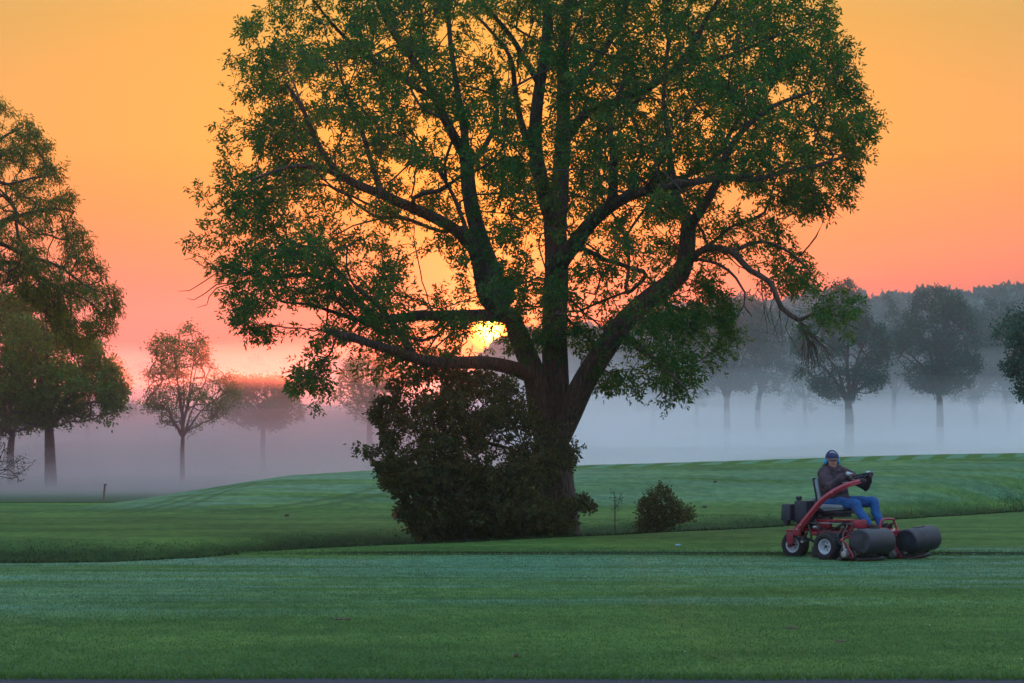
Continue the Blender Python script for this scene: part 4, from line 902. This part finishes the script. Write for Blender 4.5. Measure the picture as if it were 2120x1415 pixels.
# cutting units: roller, reel, side plates, motor; baskets; lift arms
def unit(x, y, roll, zc=.29):
    def T(p): p = Vector(p); return Vector((x, y, 0)) + Matrix.Rotation(roll, 3, 'X') @ p
    def tf(bm):
        m = Matrix.Translation((x, y, 0)) @ Matrix.Rotation(roll, 4, 'X')
        for v in bm.verts: v.co = m @ v.co
        return bm
    h = .335
    b = nb(); lathe(b, [(0, -h), (.036, -h), (.036, h), (0, h)], 'Y', 16, c=(-.20, 0, .038)); lathe(b, [(0, -h), (.034, -h), (.034, h), (0, h)], 'Y', 16, c=(.12, 0, .036)); tf(b); part('roller', b, 'dark_steel')
    b = nb(); 
    for k in range(9):
        a0 = 2 * math.pi * k / 9; tube(b, [(.0 + .062 * math.cos(a0 + u * 1.2), -h * .95 + 2 * h * .95 * u, .095 + .062 * math.sin(a0 + u * 1.2)) for u in np.linspace(0, 1, 9)], .006, 4)
    lathe(b, [(0, -h), (.018, -h), (.018, h), (0, h)], 'Y', 8, c=(0, 0, .095)); tf(b); part('cutting_reel', b, 'steel')
    b = nb(); 
    for s in (-1, 1): bxo(b, (-.04, s * (h + .012), .11), (.30, .018, .13), bev=.006); bxo(b, (-.12, s * (h + .012), .18), (.10, .02, .08), bev=.006)
    bxo(b, (-.12, 0, .165), (.10, 2 * h, .02), bev=.004); tf(b); part('cutting_frame', b, 'dark_steel')
    b = nb(); lathe(b, [(0, -h - .16), (.05, -h - .155), (.055, -h - .12), (.055, -h - .03), (0, -h - .02)], 'Y', 14, c=(-.02, 0, .12)); bxo(b, (-.02, -h - .09, .18), (.06, .06, .05), bev=.01); tf(b); part('reel_motor', b, 'steel')
    # basket: rolled black bucket, flat-bottomed, open towards the reel
    b = nb(); rr = .205; cz = zc + .015; cx = .17; segs = 26; hw = .345; rings = []
    prof = [(rr * math.cos(a), rr * math.sin(a)) for a in np.linspace(R(215), R(-78), segs)]
    outl = []
    for px_, pz_ in prof: outl.append((cx + px_ * 1.05, cz + max(pz_, -rr * .93)))
    def ring(yy, s): return [b.verts.new((cx + (px_ - cx) * s, yy, cz + (pz_ - cz) * s)) for px_, pz_ in outl]
    A_ = ring(-hw, .9); B_ = ring(-hw + .02, .985); B2 = ring(-hw + .04, 1.0); C_ = ring(hw - .04, 1.0); C2 = ring(hw - .02, .985); D_ = ring(hw, .9)
    for P_, Q_ in ((A_, B_), (B_, B2), (B2, C_), (C_, C2), (C2, D_)):
        for k in range(segs - 1): b.faces.new((P_[k], P_[k + 1], Q_[k + 1], Q_[k]))
    b.faces.new(A_); b.faces.new(D_[::-1]); 
    # embossed grip on top, ribs on the ends
    bxo(b, (cx + .01, 0, cz + rr + .0), (.085, .24, .012), bev=.004); bxo(b, (cx - .02, -hw - .001, cz), (.20, .012, .20), bev=.005)
    tf(b); o = part('grass_basket', b, 'basket', angle=40)
    md = o.modifiers.new('solid', 'SOLIDIFY'); md.thickness = .006; md.offset = -1
    # lift arm
    b = nb(); s = -1
    tube(b, [T((-.28, 0, .38)) - Vector((0, roll * 0, 0)), T((-.16, -h - .03, .33)), T((-.04, -h - .055, .28)), T((.10, -h - .06, .07))], .017, 6, flat=(1.2, .8)); tube(b, [T((-.28, 0, .38)), T((-.1, 0, .20))], .02, 6)
    tube(b, [T((.10, -h - .06, .07)), T((-.14, -h - .04, .09))], .013, 6); part('lift_arm', b, 'red')
    b = nb(); tube(b, [T((-.05, -h - .05, .10)), T((-.10, -h - .04, .24))], .016, 8); tube(b, [T((-.10, -h - .04, .24)), T((-.13, -h - .03, .31))], .009, 8); part('spring_strut', b, 'steel')
unit(.59, -.63, R(0)); unit(.62, .60, R(5))
b = nb(); lathe(b, [(0, -.3), (.036, -.3), (.036, .3), (0, .3)], 'Y', 16, c=(-.62, 0, .038)); lathe(b, [(0, -.3), (.085, -.3), (.085, .3), (0, .3)], 'Y', 16, c=(-.46, 0, .11)); bxo(b, (-.5, -.31, .12), (.3, .02, .14), bev=.006); bxo(b, (-.5, .31, .12), (.3, .02, .14), bev=.006); part('centre_cutting_unit', b, 'dark_steel')
# hoses
def hose(pts, r=.013): 
    b = nb(); tube(b, pts, r, 7, smooth_n=7); part('hose', b, 'hose')
hose([(-.90, -.28, .48), (-.84, -.40, .50), (-.80, -.42, .36), (-.70, -.40, .26), (-.62, -.36, .30)], .016)
hose([(-.80, -.30, .50), (-.66, -.42, .56), (-.58, -.44, .44), (-.56, -.42, .28), (-.50, -.36, .30)], .018)
hose([(-.72, -.30, .52), (-.52, -.42, .60), (-.40, -.44, .50), (-.44, -.44, .34), (-.30, -.40, .34)], .016)
hose([(-.30, -.30, .42), (-.02, -.44, .52), (.12, -.55, .50), (.16, -.72, .34), (.40, -.80, .15), (.55, -.92, .14)], .014)
hose([(-.30, -.28, .44), (.04, -.42, .56), (.22, -.55, .54), (.26, -.72, .36), (.42, -.80, .20), (.56, -.90, .17)], .014)
hose([(-.2, -.30, .46), (.10, -.36, .58), (.26, -.46, .52), (.24, -.62, .34)], .012)
hose([(.30, .10, .40), (.42, .16, .52), (.50, .20, .40), (.56, .22, .18)], .014)
hose([(.24, -.08, .40), (.42, -.02, .50), (.46, .10, .36), (.58, .16, .14)], .012)
b = nb(); lathe(b, [(0, -.5), (.025, -.5), (.03, -.44), (.022, -.40), (0, -.40)], 'Y', 12, c=(-.72, .02, .27)); part('hose_fitting', b, 'steel')
for c_ in ((-.5, -.43, .50), (.30, -.50, .37)):
    b = nb(); lathe(b, [(0, -.02), (.026, -.02), (.026, .05), (0, .05)], 'X', 12, c=c_); part('hose_fitting', b, 'steel')
b = nb(); tube(b, [(-.72, -.34, .40), (-.72, -.48, .28)], .02, 6); part('bracket', b, 'dark_steel'); b = nb(); tube(b, [(-.66, -.36, .30), (-.92, -.32, .33)], .022, 8); part('lift_cylinder', b, 'dark_steel'); b = nb(); lathe(b, [(0, -.4), (.06, -.4), (.06, -.3), (0, -.3)], 'Y', 14, c=(-.36, 0, .42)); part('pump', b, 'dark_steel'); b = nb(); bxo(b, (.0, -.52, .36), (.14, .12, .14), bev=.02); part('wheel_motor', b, 'dark_steel'); b = nb(); bxo(b, (-.20, -.30, .33), (.30, .12, .12), bev=.02); part('valve_block', b, 'dark_steel'); b = nb(); bxo(b, (.30, .1, .34), (.22, .4, .10), bev=.02); part('mounting_plate', b, 'dark_steel')

# ------------------------------------------------------------------ the driver
MAT['skin'] = pbr('skin', (.42, .20, .15), .55, var=.12, scale=14)
MAT['jacket'] = pbr('jacket', (.036, .022, .032), .85, var=.25, scale=9, bump=.5, bscale=22)
MAT['jeans'] = pbr('jeans', (.003, .075, .25), .8, var=.22, scale=9, bump=.3, bscale=50)
MAT['cap_navy'] = pbr('cap_navy', (.010, .018, .075), .75, var=.25, scale=20)
MAT['cap_peak'] = pbr('cap_peak', (.085, .06, .075), .8)
MAT['muff'] = pbr('muff_blue', (.02, .28, .58), .4)
MAT['glove_pale'] = pbr('glove_pale', (.40, .46, .50), .8, var=.2, scale=30)
MAT['glove_palm'] = pbr('glove_leather', (.14, .12, .12), .8, var=.2, scale=30)
MAT['boot'] = pbr('boot', (.045, .026, .024), .7)
MAT['lens'] = pbr('glass_dark', (.02, .02, .03), .15)
MAT['white_pl'] = pbr('white_plastic', (.6, .62, .66), .5)
person = empty('person', (MX, MY, MZ), 'person driving the red mower in dark jacket, blue jeans, navy cap and blue ear defenders', 'person', rz=HEAD)
def ball(bm, c, r, s=(1, 1, 1), rot=None, sub=3):
    r_ = bmesh.ops.create_icosphere(bm, subdivisions=sub, radius=1)
    m = Matrix.Translation(Vector(c)) @ (rot.to_4x4() if rot else Matrix.Identity(4)) @ Matrix.Diagonal(Vector([r * k for k in s] + [1]))
    for v in r_['verts']: v.co = m @ v.co
def cap_(bm, pts, rad, n=5):
    """rounded tapered limb through pts"""
    pts = [Vector(p) for p in pts]
    for i in range(len(pts) - 1):
        L = (pts[i + 1] - pts[i]).length; m = max(2, int(L / (min(rad[i], rad[i + 1]) * .38)))
        for j in range(m + 1):
            t = j / m; ball(bm, pts[i].lerp(pts[i + 1], t), rad[i] + (rad[i + 1] - rad[i]) * t, sub=2)
def remesh(name, bm, mat, vox, parent=person, sm=6, wr=0.0):
    o = bm_obj(name, bm, MAT[mat], parent); md = o.modifiers.new('join', 'REMESH'); md.mode = 'VOXEL'; md.voxel_size = vox; md.use_smooth_shade = True
    if sm: m2 = o.modifiers.new('smooth', 'SMOOTH'); m2.iterations = sm; m2.factor = .5
    return o
HIPR, HIPL = (-.47, -.10, .89), (-.47, .10, .89)
KNR, KNL = (.12, -.19, .865), (.17, .23, .90)
ANR, ANL = (.31, -.15, .575), (.30, .20, .575)
SHR, SHL = (-.49, -.20, 1.36), (-.43, .20, 1.37)
ELR, ELL = (-.22, -.37, 1.13), (-.08, .36, 1.15)
WRR, WRL = (.00, -.215, 1.345), (.085, .215, 1.345)
NECK, HEADC = Vector((-.47, -.01, 1.42)), Vector((-.445, -.035, 1.545))
YAW = -R(37)
hm = Matrix.Rotation(YAW, 3, 'Z') @ Matrix.Rotation(R(4), 3, 'Y')
def hd(p): return HEADC + hm @ Vector(p)          # head space: x to the face, y left, z up
# body: one continuous surface (head with features, neck, trunk, arms, legs)
b = nb()
ball(b, hd((-.012, 0, .03)), .1, (.98, .80, 1.02), hm, 4); ball(b, hd((.018, 0, -.045)), .078, (.92, .86, 1.15), hm, 3)
ball(b, hd((.062, 0, -.105)), .03, (.9, 1.15, .8), hm, 3); ball(b, hd((.052, .036, -.028)), .030, (.9, 1, 1), hm, 3); ball(b, hd((.052, -.036, -.028)), .030, (.9, 1, 1), hm, 3)
cap_(b, [hd((.088, 0, .012)), hd((.107, 0, -.028))], [.011, .0165]); ball(b, hd((.098, .012, -.034)), .010); ball(b, hd((.098, -.012, -.034)), .010)
cap_(b, [hd((.078, -.036, .024)), hd((.088, 0, .028)), hd((.078, .036, .024))], [.014, .014, .014])
cap_(b, [hd((.078, -.020, -.066)), hd((.089, 0, -.064)), hd((.078, .020, -.066))], [.006, .008, .006]); cap_(b, [hd((.076, -.016, -.078)), hd((.086, 0, -.079)), hd((.076, .016, -.078))], [.006, .008, .006])
for s in (-1, 1): ball(b, hd((-.01, s * .082, -.012)), .030, (.6, .28, 1), hm, 3)
cap_(b, [hd((-.02, 0, -.08)), NECK, (-.47, 0, 1.36)], [.056, .06, .075])
cap_(b, [(-.47, 0, 1.30), (-.49, 0, 1.12), (-.48, 0, .95)], [.13, .135, .145]); cap_(b, [SHR, SHL], [.075, .075])
for S_, E_, W_ in ((SHR, ELR, WRR), (SHL, ELL, WRL)): cap_(b, [S_, E_, W_], [.055, .042, .028])
for H_, K_, A_ in ((HIPR, KNR, ANR), (HIPL, KNL, ANL)): cap_(b, [H_, K_, A_], [.085, .058, .042])
remesh('body', b, 'skin', .0075, sm=3)
# eyes and brows
b = nb()
MAT['hair'] = pbr('hair', (.05, .032, .025), .8)
for s in (-1, 1):
    b = nb(); ball(b, hd((.077, s * .031, .004)), .0115, (1, 1.2, .9), hm, 2); eye = bm_obj('eye', b, MAT['white_pl'], person)
    b = nb(); ball(b, hd((.086, s * .031, .004)), .0058, (1, 1, 1), hm, 2); bm_obj('pupil', b, MAT['lens'], eye)
    b = nb(); cap_(b, [hd((.088, s * .016, .030)), hd((.079, s * .050, .028))], [.006, .005]); remesh('eyebrow', b, 'hair', .003, sm=1)
b = nb(); ball(b, hd((-.03, 0, .0)), .096, (.88, .90, .95), hm, 3); remesh('hair', b, 'hair', .01, sm=2)
# jacket
b = nb()
for (c, r, s) in (((-.47, 0, 1.30), .19, (.78, 1.12, .80)), ((-.48, 0, 1.18), .20, (.86, 1.06, .95)), ((-.475, 0, 1.05), .205, (.92, 1.05, .85)), ((-.46, 0, .965), .20, (.98, 1.06, .55)), ((-.36, 0, 1.04), .17, (.95, 1.15, .85)), ((-.33, 0, .96), .17, (.95, 1.2, .5)), ((-.40, 0, 1.2), .18, (.9, 1.1, .9))): ball(b, c, r, s, None, 3)
cap_(b, [SHR, (-.47, 0, 1.40), SHL], [.10, .105, .10])
cap_(b, [SHR, (-.37, -.32, 1.24), ELR], [.105, .098, .088]); cap_(b, [ELR, (-.11, -.31, 1.235), (-.045, -.245, 1.305)], [.085, .076, .056])
cap_(b, [SHL, (-.28, .32, 1.26), ELL], [.100, .092, .076]); cap_(b, [ELL, (.0, .31, 1.23), (.055, .25, 1.30)], [.074, .068, .052])
for t in (.3, .5, .72): # sleeve folds
    for A0, B0, rr in ((ELR, (-.045, -.245, 1.305), .083), (ELL, (.055, .25, 1.30), .08)):
        p = Vector(A0).lerp(Vector(B0), t); ball(b, p, rr * (1.06 - .32 * t), (1.05, 1.05, .9), None, 2)
for t in (.35, .6): ball(b, Vector(SHR).lerp(Vector(ELR), t) + Vector((0, -.02, 0)), .105, (1, .95, .55), None, 2)
cap_(b, [(-.535, -.10, 1.42), (-.41, -.11, 1.40), (-.355, 0, 1.385), (-.39, .11, 1.41), (-.53, .11, 1.43)], [.055, .045, .04, .045, .055])   # hood and collar
cap_(b, [(-.56, -.06, 1.45), (-.56, .06, 1.45)], [.06, .06])
o = remesh('jacket', b, 'jacket', .011, sm=4)
tx = bpy.data.textures.new('cloth_folds', 'CLOUDS'); tx.noise_scale = .10; tx.noise_depth = 2
dm = o.modifiers.new('folds', 'DISPLACE'); dm.texture = tx; dm.strength = .05; dm.mid_level = .5; dm.texture_coords = 'LOCAL'
# jeans
b = nb(); ball(b, (-.47, 0, .885), .19, (.95, 1.0, .58), None, 3)
for H_, K_, A_, s in ((HIPR, KNR, ANR, -1), (HIPL, KNL, ANL, 1)):
    kn = Vector(K_); an = Vector(A_); cap_(b, [H_, kn], [.112, .085]); cap_(b, [kn, kn.lerp(an, .45) + Vector((-.015, 0, 0)), an + Vector((0, 0, .02))], [.086, .078, .066]); cap_(b, [an + Vector((0, 0, .03)), an + Vector((.005, 0, -.01))], [.068, .070])
o = remesh('jeans', b, 'jeans', .011, sm=4)
dm = o.modifiers.new('folds', 'DISPLACE'); dm.texture = tx; dm.strength = .032; dm.mid_level = .5; dm.texture_coords = 'LOCAL'
# boots
for A_, yw in ((ANR, -.10), (ANL, .12)):
    b = nb(); a = Vector(A_); f = Vector((math.cos(yw), math.sin(yw), 0)); z0 = .488
    cap_(b, [a + Vector((-.01, 0, .03)), (a.x, a.y, z0 + .045)], [.05, .048]); cap_(b, [Vector((a.x, a.y, z0 + .035)), Vector((a.x, a.y, z0 + .04)) + f * .12, Vector((a.x, a.y, z0 + .03)) + f * .20], [.045, .046, .038])
    cap_(b, [Vector((a.x, a.y, z0 + .02)) - f * .04, Vector((a.x, a.y, z0 + .02)) + f * .21], [.028, .028]); remesh('boot', b, 'boot', .008, sm=3)
# gloved hands closed on the wheel rim
def hand(W_, ang_, side):
    """ang_ = rim angle where the hand holds; fingers wrap over the outside of the rim"""
    W_ = Vector(W_); rim = swm @ Vector((.175 * math.cos(ang_), .175 * math.sin(ang_), 0)); n = (swm.to_3x3() @ Vector((0, 0, 1))); rad = (swm.to_3x3() @ Vector((math.cos(ang_), math.sin(ang_), 0))); tan = (swm.to_3x3() @ Vector((-math.sin(ang_), math.cos(ang_), 0)))
    fwd = tan if tan.x > 0 else -tan                      # along the rim, away from the driver
    b = nb(); palm = rim + n * .034 - fwd * .005 + rad * .004
    for k, u in enumerate((-.034, -.012, .010, .030)):    # little finger nearest the wrist side
        q = palm + fwd * u * 1.15; ln = (.80, .95, 1.0, .88)[k]
        k1 = q + rad * .030 + n * .006; k2 = rim + fwd * u * 1.1 + rad * .048 * ln - n * .008; k3 = rim + fwd * u * 1.1 + rad * .030 - n * (.030 * ln); k4 = rim + fwd * u * 1.1 + rad * .006 - n * .030
        cap_(b, [q, k1, k2, k3, k4], [.013, .0115, .0108, .0100, .009])
    cap_(b, [palm - fwd * .038, palm + fwd * .030], [.021, .021]); cap_(b, [palm - fwd * .036 - rad * .014, palm + fwd * .026 - rad * .012], [.020, .018])
    t0 = palm + fwd * .012 - rad * .026; cap_(b, [palm - fwd * .02 - rad * .02, t0 + fwd * .012 - n * .010, rim + fwd * .040 - rad * .026 - n * .014, rim + fwd * .052 - rad * .006 - n * .020], [.017, .0135, .0125, .0105])
    cap_(b, [W_, palm - fwd * .034 - rad * .004], [.028, .023])
    o = remesh('glove', b, 'glove_palm', .0042, sm=2); o['label'] = 'work glove gripping the steering wheel'
    b = nb(); cap_(b, [W_.lerp(palm, -.12), W_.lerp(palm, .30)], [.036, .032]); ball(b, palm + n * .014 - fwd * .012, .036, (1.4, 1.1, .6), None, 3); remesh('glove_cuff', b, 'glove_pale', .006, sm=2)
hand(WRR, R(-112), -1); hand(WRL, R(78), 1)
# cap with peak, ear defenders
b = nb(); r_ = bmesh.ops.create_icosphere(b, subdivisions=4, radius=1); m = Matrix.Translation(hd((-.014, 0, .042))) @ hm.to_4x4() @ Matrix.Diagonal(Vector((.108, .092, .090, 1)))
bmesh.ops.bisect_plane(b, geom=b.verts[:] + b.edges[:] + b.faces[:], plane_co=(0, 0, .12), plane_no=(0, 0, -1), clear_outer=True)
for v in b.verts: v.co = m @ v.co
o = bm_obj('cap', b, MAT['cap_navy'], person); sd = o.modifiers.new('solid', 'SOLIDIFY'); sd.thickness = .004; sd.offset = 1
b = nb(); ball(b, hd((-.014, 0, .136)), .008, (1, 1, .5), hm, 2); bm_obj('cap_button', b, MAT['cap_navy'], o)
b = nb(); rows = []
for i in range(5):
    u = i / 4; row = []
    for j in range(13):
        a = R(-62 + 124 * j / 12); ext = .066 * u * (math.cos(a * .92) ** .6); x = .103 * math.cos(a) + ext; y = .089 * math.sin(a) * (1 + .02 * u); z = .052 - .018 * u - .030 * (y / .09) ** 2 * (.4 + .6 * u)
        row.append(b.verts.new(hd((x - .012, y, z))))
    rows.append(row)
for A_, B_ in zip(rows, rows[1:]):
    for j in range(12): b.faces.new((A_[j], A_[j + 1], B_[j + 1], B_[j]))
o2 = bm_obj('peak', b, MAT['cap_peak'], o); sd = o2.modifiers.new('solid', 'SOLIDIFY'); sd.thickness = .004
o = bpy.data.objects.new('ear_defenders', None); link(o, person)
b = nb(); tube(b, [hd((-.015, .112 * math.cos(a), -.005 + .168 * math.sin(a))) for a in np.linspace(0, math.pi, 25)], .011, 8, flat=(.55, 1.3)); bm_obj('headband', b, MAT['cap_navy'], o)
for s in (-1, 1):
    b = nb(); ball(b, hd((-.012, s * .105, -.012)), .046, (.82, .52, 1.05), hm, 3); ball(b, hd((-.012, s * .122, -.012)), .030, (.8, .5, 1.05), hm, 3); bm_obj('ear_cup', b, MAT['muff'], o)
    b = nb(); tube(b, [hd((-.015 + .004, s * .119, .035)), hd((-.015 + .004, s * .112, .085)), hd((-.015, s * .095, .115))], .0055, 6); bm_obj('slider', b, MAT['white_pl'], o)
# ------------------------------------------------------------------ small things
MAT['wood'] = pbr('wood', (.16, .10, .07), .85); MAT['soil'] = pbr('soil', (.075, .05, .035), .95, bump=.8); MAT['brown_leaf'] = pbr('dead_leaf', (.20, .07, .03), .8); MAT['pale_blue'] = pbr('pale_blue', (.25, .5, .62), .7); MAT['orange'] = pbr('orange_paint', (.5, .12, .05), .6)
def stake(px, py, hpx, mat, label, z0=0.0, lean=.02, r=.022, cat='post', head=None):
    x, y = Gd(px, py, z0); z = h1(x, y); h = hpx / F * y; o = empty('marker_post', (x, y, z), label, cat)
    b = nb(); tube(b, [(0, 0, -.05), (lean * .5, 0, h * .5), (lean, 0, h)], [r, r * .9], 8); 
    bm_obj('post', b, MAT[mat], o)
    b = nb(); bxo(b, (lean + .012, 0, h + .012), (r * 3.2, r * 2.2, .045), bev=.006); bm_obj('post_cap', b, MAT[mat], o)
stake(214, 1023, 33, 'wood', 'short leaning wooden marker post in the mist at the left, beside the pale path', lean=.05, r=.034)
def clod(px, py, w, h, label, z0=0.0, y=None, name='dirt_clod', cat='clod', mat='soil', seed=1):
    if y is None: x, y = Gd(px, py, z0)
    else:
        for _ in range(60):   # walk the ray down to the terrain
            x = (px - 1060) / F * y; zz = h1(x, y); py2 = HOR + (CZ - zz) * F / y
            y += (py2 - py) * .03
    z = h1(x, y); r = np.random.default_rng(seed); b = nb(); s = y / F
    for k in range(6): 
        c = (r.normal(0, w * s * .22), r.normal(0, .02), max(.0, h * s * .3 + r.normal(0, h * s * .1))); r__ = bmesh.ops.create_icosphere(b, subdivisions=2, radius=1)
        for v in r__['verts']: v.co = Vector(c) + Vector((v.co.x * w * s * .26, v.co.y * .05, v.co.z * h * s * .42)) * (1 + .25 * r.normal())
    o = bm_obj(name, b, MAT[mat]); o.location = (x, y, z); tag(o, label, cat); return o
clod(1480, 999, 8, 5, 'brown clod high on the face of the mound, above and right of the round bush', y=83, seed=1)
clod(1457, 1051, 9, 5, 'brown clod at the foot of the mound right of the round bush', y=76, seed=2)
clod(705, 1283, 30, 4, 'wide low scuff of brown soil on the near lawn, left of centre', seed=3)
clod(1070, 1361, 12, 9, 'small dark clod near the bottom of the picture, below the ash tree', seed=4)
clod(1637, 1302, 28, 4, 'wide low scuff of brown soil on the near lawn below the mower', seed=5)
clod(1738, 1329, 20, 4, 'small scuff of brown soil on the lawn, the lower right one', seed=6)
clod(592, 1070, 3.5, 7, 'tiny dark brown clod on the mown strip, the left one of a pair', seed=7); clod(597, 1070, 3.2, 6.5, 'tiny dark brown clod on the mown strip, the right one of a pair', seed=8)
o = clod(1407, 1134, 12, 3.4, 'crumpled pale blue scrap of litter on the lawn below the round bush', name='litter_scrap', cat='litter', mat='pale_blue', seed=9)
# dead brown leaf spray hanging from the left tip of the big shrub
p = W(816, 1046, 55.5); o = empty('dead_leaf_spray', p, 'reddish brown dead leaf spray dangling at the left tip of the big shrub', 'leaf spray')
b = nb(); tube(b, [(.03, .02, .12), (.0, 0, .02), (-.005, 0, -.09), (.01, 0, -.16)], .003, 5); bm_obj('stalk', b, MAT['twig'], o)
b = nb(); r = np.random.default_rng(4)
for k in range(9):
    c = Vector((.005 + r.normal(0, .01), r.normal(0, .015), -.15 - .013 * k)); r__ = bmesh.ops.create_icosphere(b, subdivisions=1, radius=1); m = Matrix.Rotation(r.uniform(-.6, .6), 3, 'Y')
    for v in r__['verts']: v.co = c + m @ Vector((v.co.x * .02, v.co.y * .018, v.co.z * .045))
bm_obj('dead_leaves', b, MAT['brown_leaf'], o)
# reeds in the ditch
MAT['reed'] = leaf_mat('reed', (.03, .055, .02), (.055, .085, .03), (.10, .12, .05), .3)
def reeds(px0, px1, py, n, hpx, label, seed, doff=1.6):
    r = np.random.default_rng(seed); c = (px0 + px1) / 2; x, y = Gd(c, py, 0.0); y = float(edge_y(x)) + doff; x = (c - 1060) / F * y; z = h1(x, y)
    V = []; T = []; nv = 0; hw = (px1 - px0) / 2 / F * y
    for k in range(n):
        bx_, by2 = x + r.normal(0, hw * .55), y + r.uniform(-.8, 1.0); bz_ = h1(bx_, by2) - .03; hh_ = hpx / F * y * r.uniform(.45, 1.0) + max(0., -.85 * bz_ - .05); w = r.uniform(.004, .010); ln = r.normal(0, .16); kink = r.random() < .22
        pts = [(0, 0), (ln * .3, .5), (ln, 1.0)] if not kink else [(0, 0), (ln * .4, .7), (ln * 1.2 + r.normal(0, .25), .62)]
        pr = None; pp = np.array([[bx_ + a * hh_, by2, bz_ + q * hh_] for a, q in pts]); wd = np.array([1, .8, .1]) * w
        V += [pp[i] + s * np.array([wd[i], 0, 0]) for i in range(3) for s in (-1, 1)]; T += [(nv, nv + 1, nv + 3), (nv, nv + 3, nv + 2), (nv + 2, nv + 3, nv + 5), (nv + 2, nv + 5, nv + 4)]; nv += 6
    o = np_mesh('reed_clump', np.array(V), 3, np.array(T), MAT['reed'], loc=(x, y, z)); o.location = (x, y, z); tag(o, label, 'reeds')
reeds(130, 235, 1165, 34, 50, 'clump of thin dark reeds in the ditch at the far left', 1)
reeds(690, 800, 1140, 60, 52, 'clump of tall reeds in the ditch just left of the big shrub', 2)
reeds(1790, 1900, 1080, 46, 42, 'reeds leaning in the ditch right behind the mower driver', 3)
reeds(1930, 2110, 1066, 70, 42, 'broad stand of reeds in the ditch at the right edge', 4)
# ------------------------------------------------------------------ air: haze box and ground mist
def vol_mat(name, dens, col, aniso):
    m, t = new_mat(name); v = N(t, 'ShaderNodeVolumePrincipled'); v.inputs['Color'].default_value = tuple(col) + (1,); v.inputs['Density'].default_value = dens
    v.inputs['Anisotropy'].default_value = aniso; o = N(t, 'ShaderNodeOutputMaterial'); t.links.new(v.outputs[0], o.inputs[1]); return m
def box(name, lo, hi, mat):
    bm = bmesh.new(); bmesh.ops.create_cube(bm, size=1)
    for v in bm.verts: v.co = Vector([(lo[i] + hi[i]) / 2 + v.co[i] * (hi[i] - lo[i]) for i in range(3)])
    return bm_obj(name, bm, mat, smooth=False)
o = box('haze', (-420, -60, -3), (420, 700, 34), vol_mat('haze', .0003, (.5, .68, .8), .7)); tag(o, 'thin morning haze filling the air', 'haze', kind='stuff')
def mist(i, top, front, dens, seed, g=.3, col=(.97, .97, 1.0), xr=(-260, 260)):
    """closed bank of mist: a low front lip, an uneven top"""
    xs_ = np.linspace(xr[0], xr[1], 105); ys_ = np.concatenate([np.linspace(front, front + 60, 21), np.linspace(front + 70, 300 if top > 9 else (236 if top > 4.5 else 210), 30)])
    X_, Y_ = np.meshgrid(xs_, ys_); fr = front + 8 * (vnoise(xs_ / 14, xs_ * 0, seed) - .5)
    Y_ = Y_ + (fr - front)[None] * np.clip(1 - (Y_ - front) / 60, 0, 1)
    t = smooth01((Y_ - fr[None]) / (48 if top < 10 and g < .8 else 18))
    Zt = -.3 + (top + .3) * t + t * (1.5 * (vnoise(X_ / 20, Y_ / 40, seed + 1) - .5) + 1.0 * (vnoise(X_ / 7, Y_ / 22, seed + 2) - .5))
    Zt = Zt * smooth01((xr[1] - X_) / 12) * smooth01((X_ - xr[0]) / 12) - .3 * (1 - smooth01((xr[1] - X_) / 12))
    ny_, nx_ = X_.shape; A = np.stack([X_, Y_, Zt], -1).reshape(-1, 3); Bv = np.stack([X_, Y_, np.full_like(Zt, -2.0 - .1 * i)], -1).reshape(-1, 3)
    n = nx_ * ny_; I = np.arange(n).reshape(ny_, nx_)
    q = lambda a: np.stack([a[:-1, :-1], a[:-1, 1:], a[1:, 1:], a[1:, :-1]], -1).reshape(-1, 4)
    Q = [q(I), q(I + n)[:, ::-1]]
    def wall(l): return np.stack([l[:-1], l[:-1] + n, l[1:] + n, l[1:]], -1)
    Q += [wall(I[0]), wall(I[-1])[:, ::-1], wall(I[:, 0])[:, ::-1], wall(I[:, -1])]
    o = np_mesh('mist', np.concatenate([A, Bv]), 4, np.concatenate(Q), vol_mat('mist', dens, col, g))
    tag(o, 'low bank of pale ground mist lying beyond the mound', 'mist', 'banks of ground mist', kind='stuff')
for i, (top, front, dens, g, c_) in enumerate([(1.1, 86, .012, .3, 0), (1.4, 98, .014, .3, 0), (2.5, 104, .020, .3, 0), (3.5, 110, .016, .4, 0), (4.6, 117, .010, .4, 0), (5.8, 126, .007, .4, 0), (7.8, 138, .006, .4, 0), (15.5, 122, .0015, .3, 0), (4.0, 102, .007, .86, 1), (4.9, 104, .007, .86, 1), (5.7, 106, .004, .86, 1), (6.6, 108, .0014, .86, 1)]):
    mist(i, top, front, dens, 300 + i * 7, g, (.97, .97, 1.0) if not c_ else (.99, .60, .66), (-260, 260) if not c_ else (-80, 5))
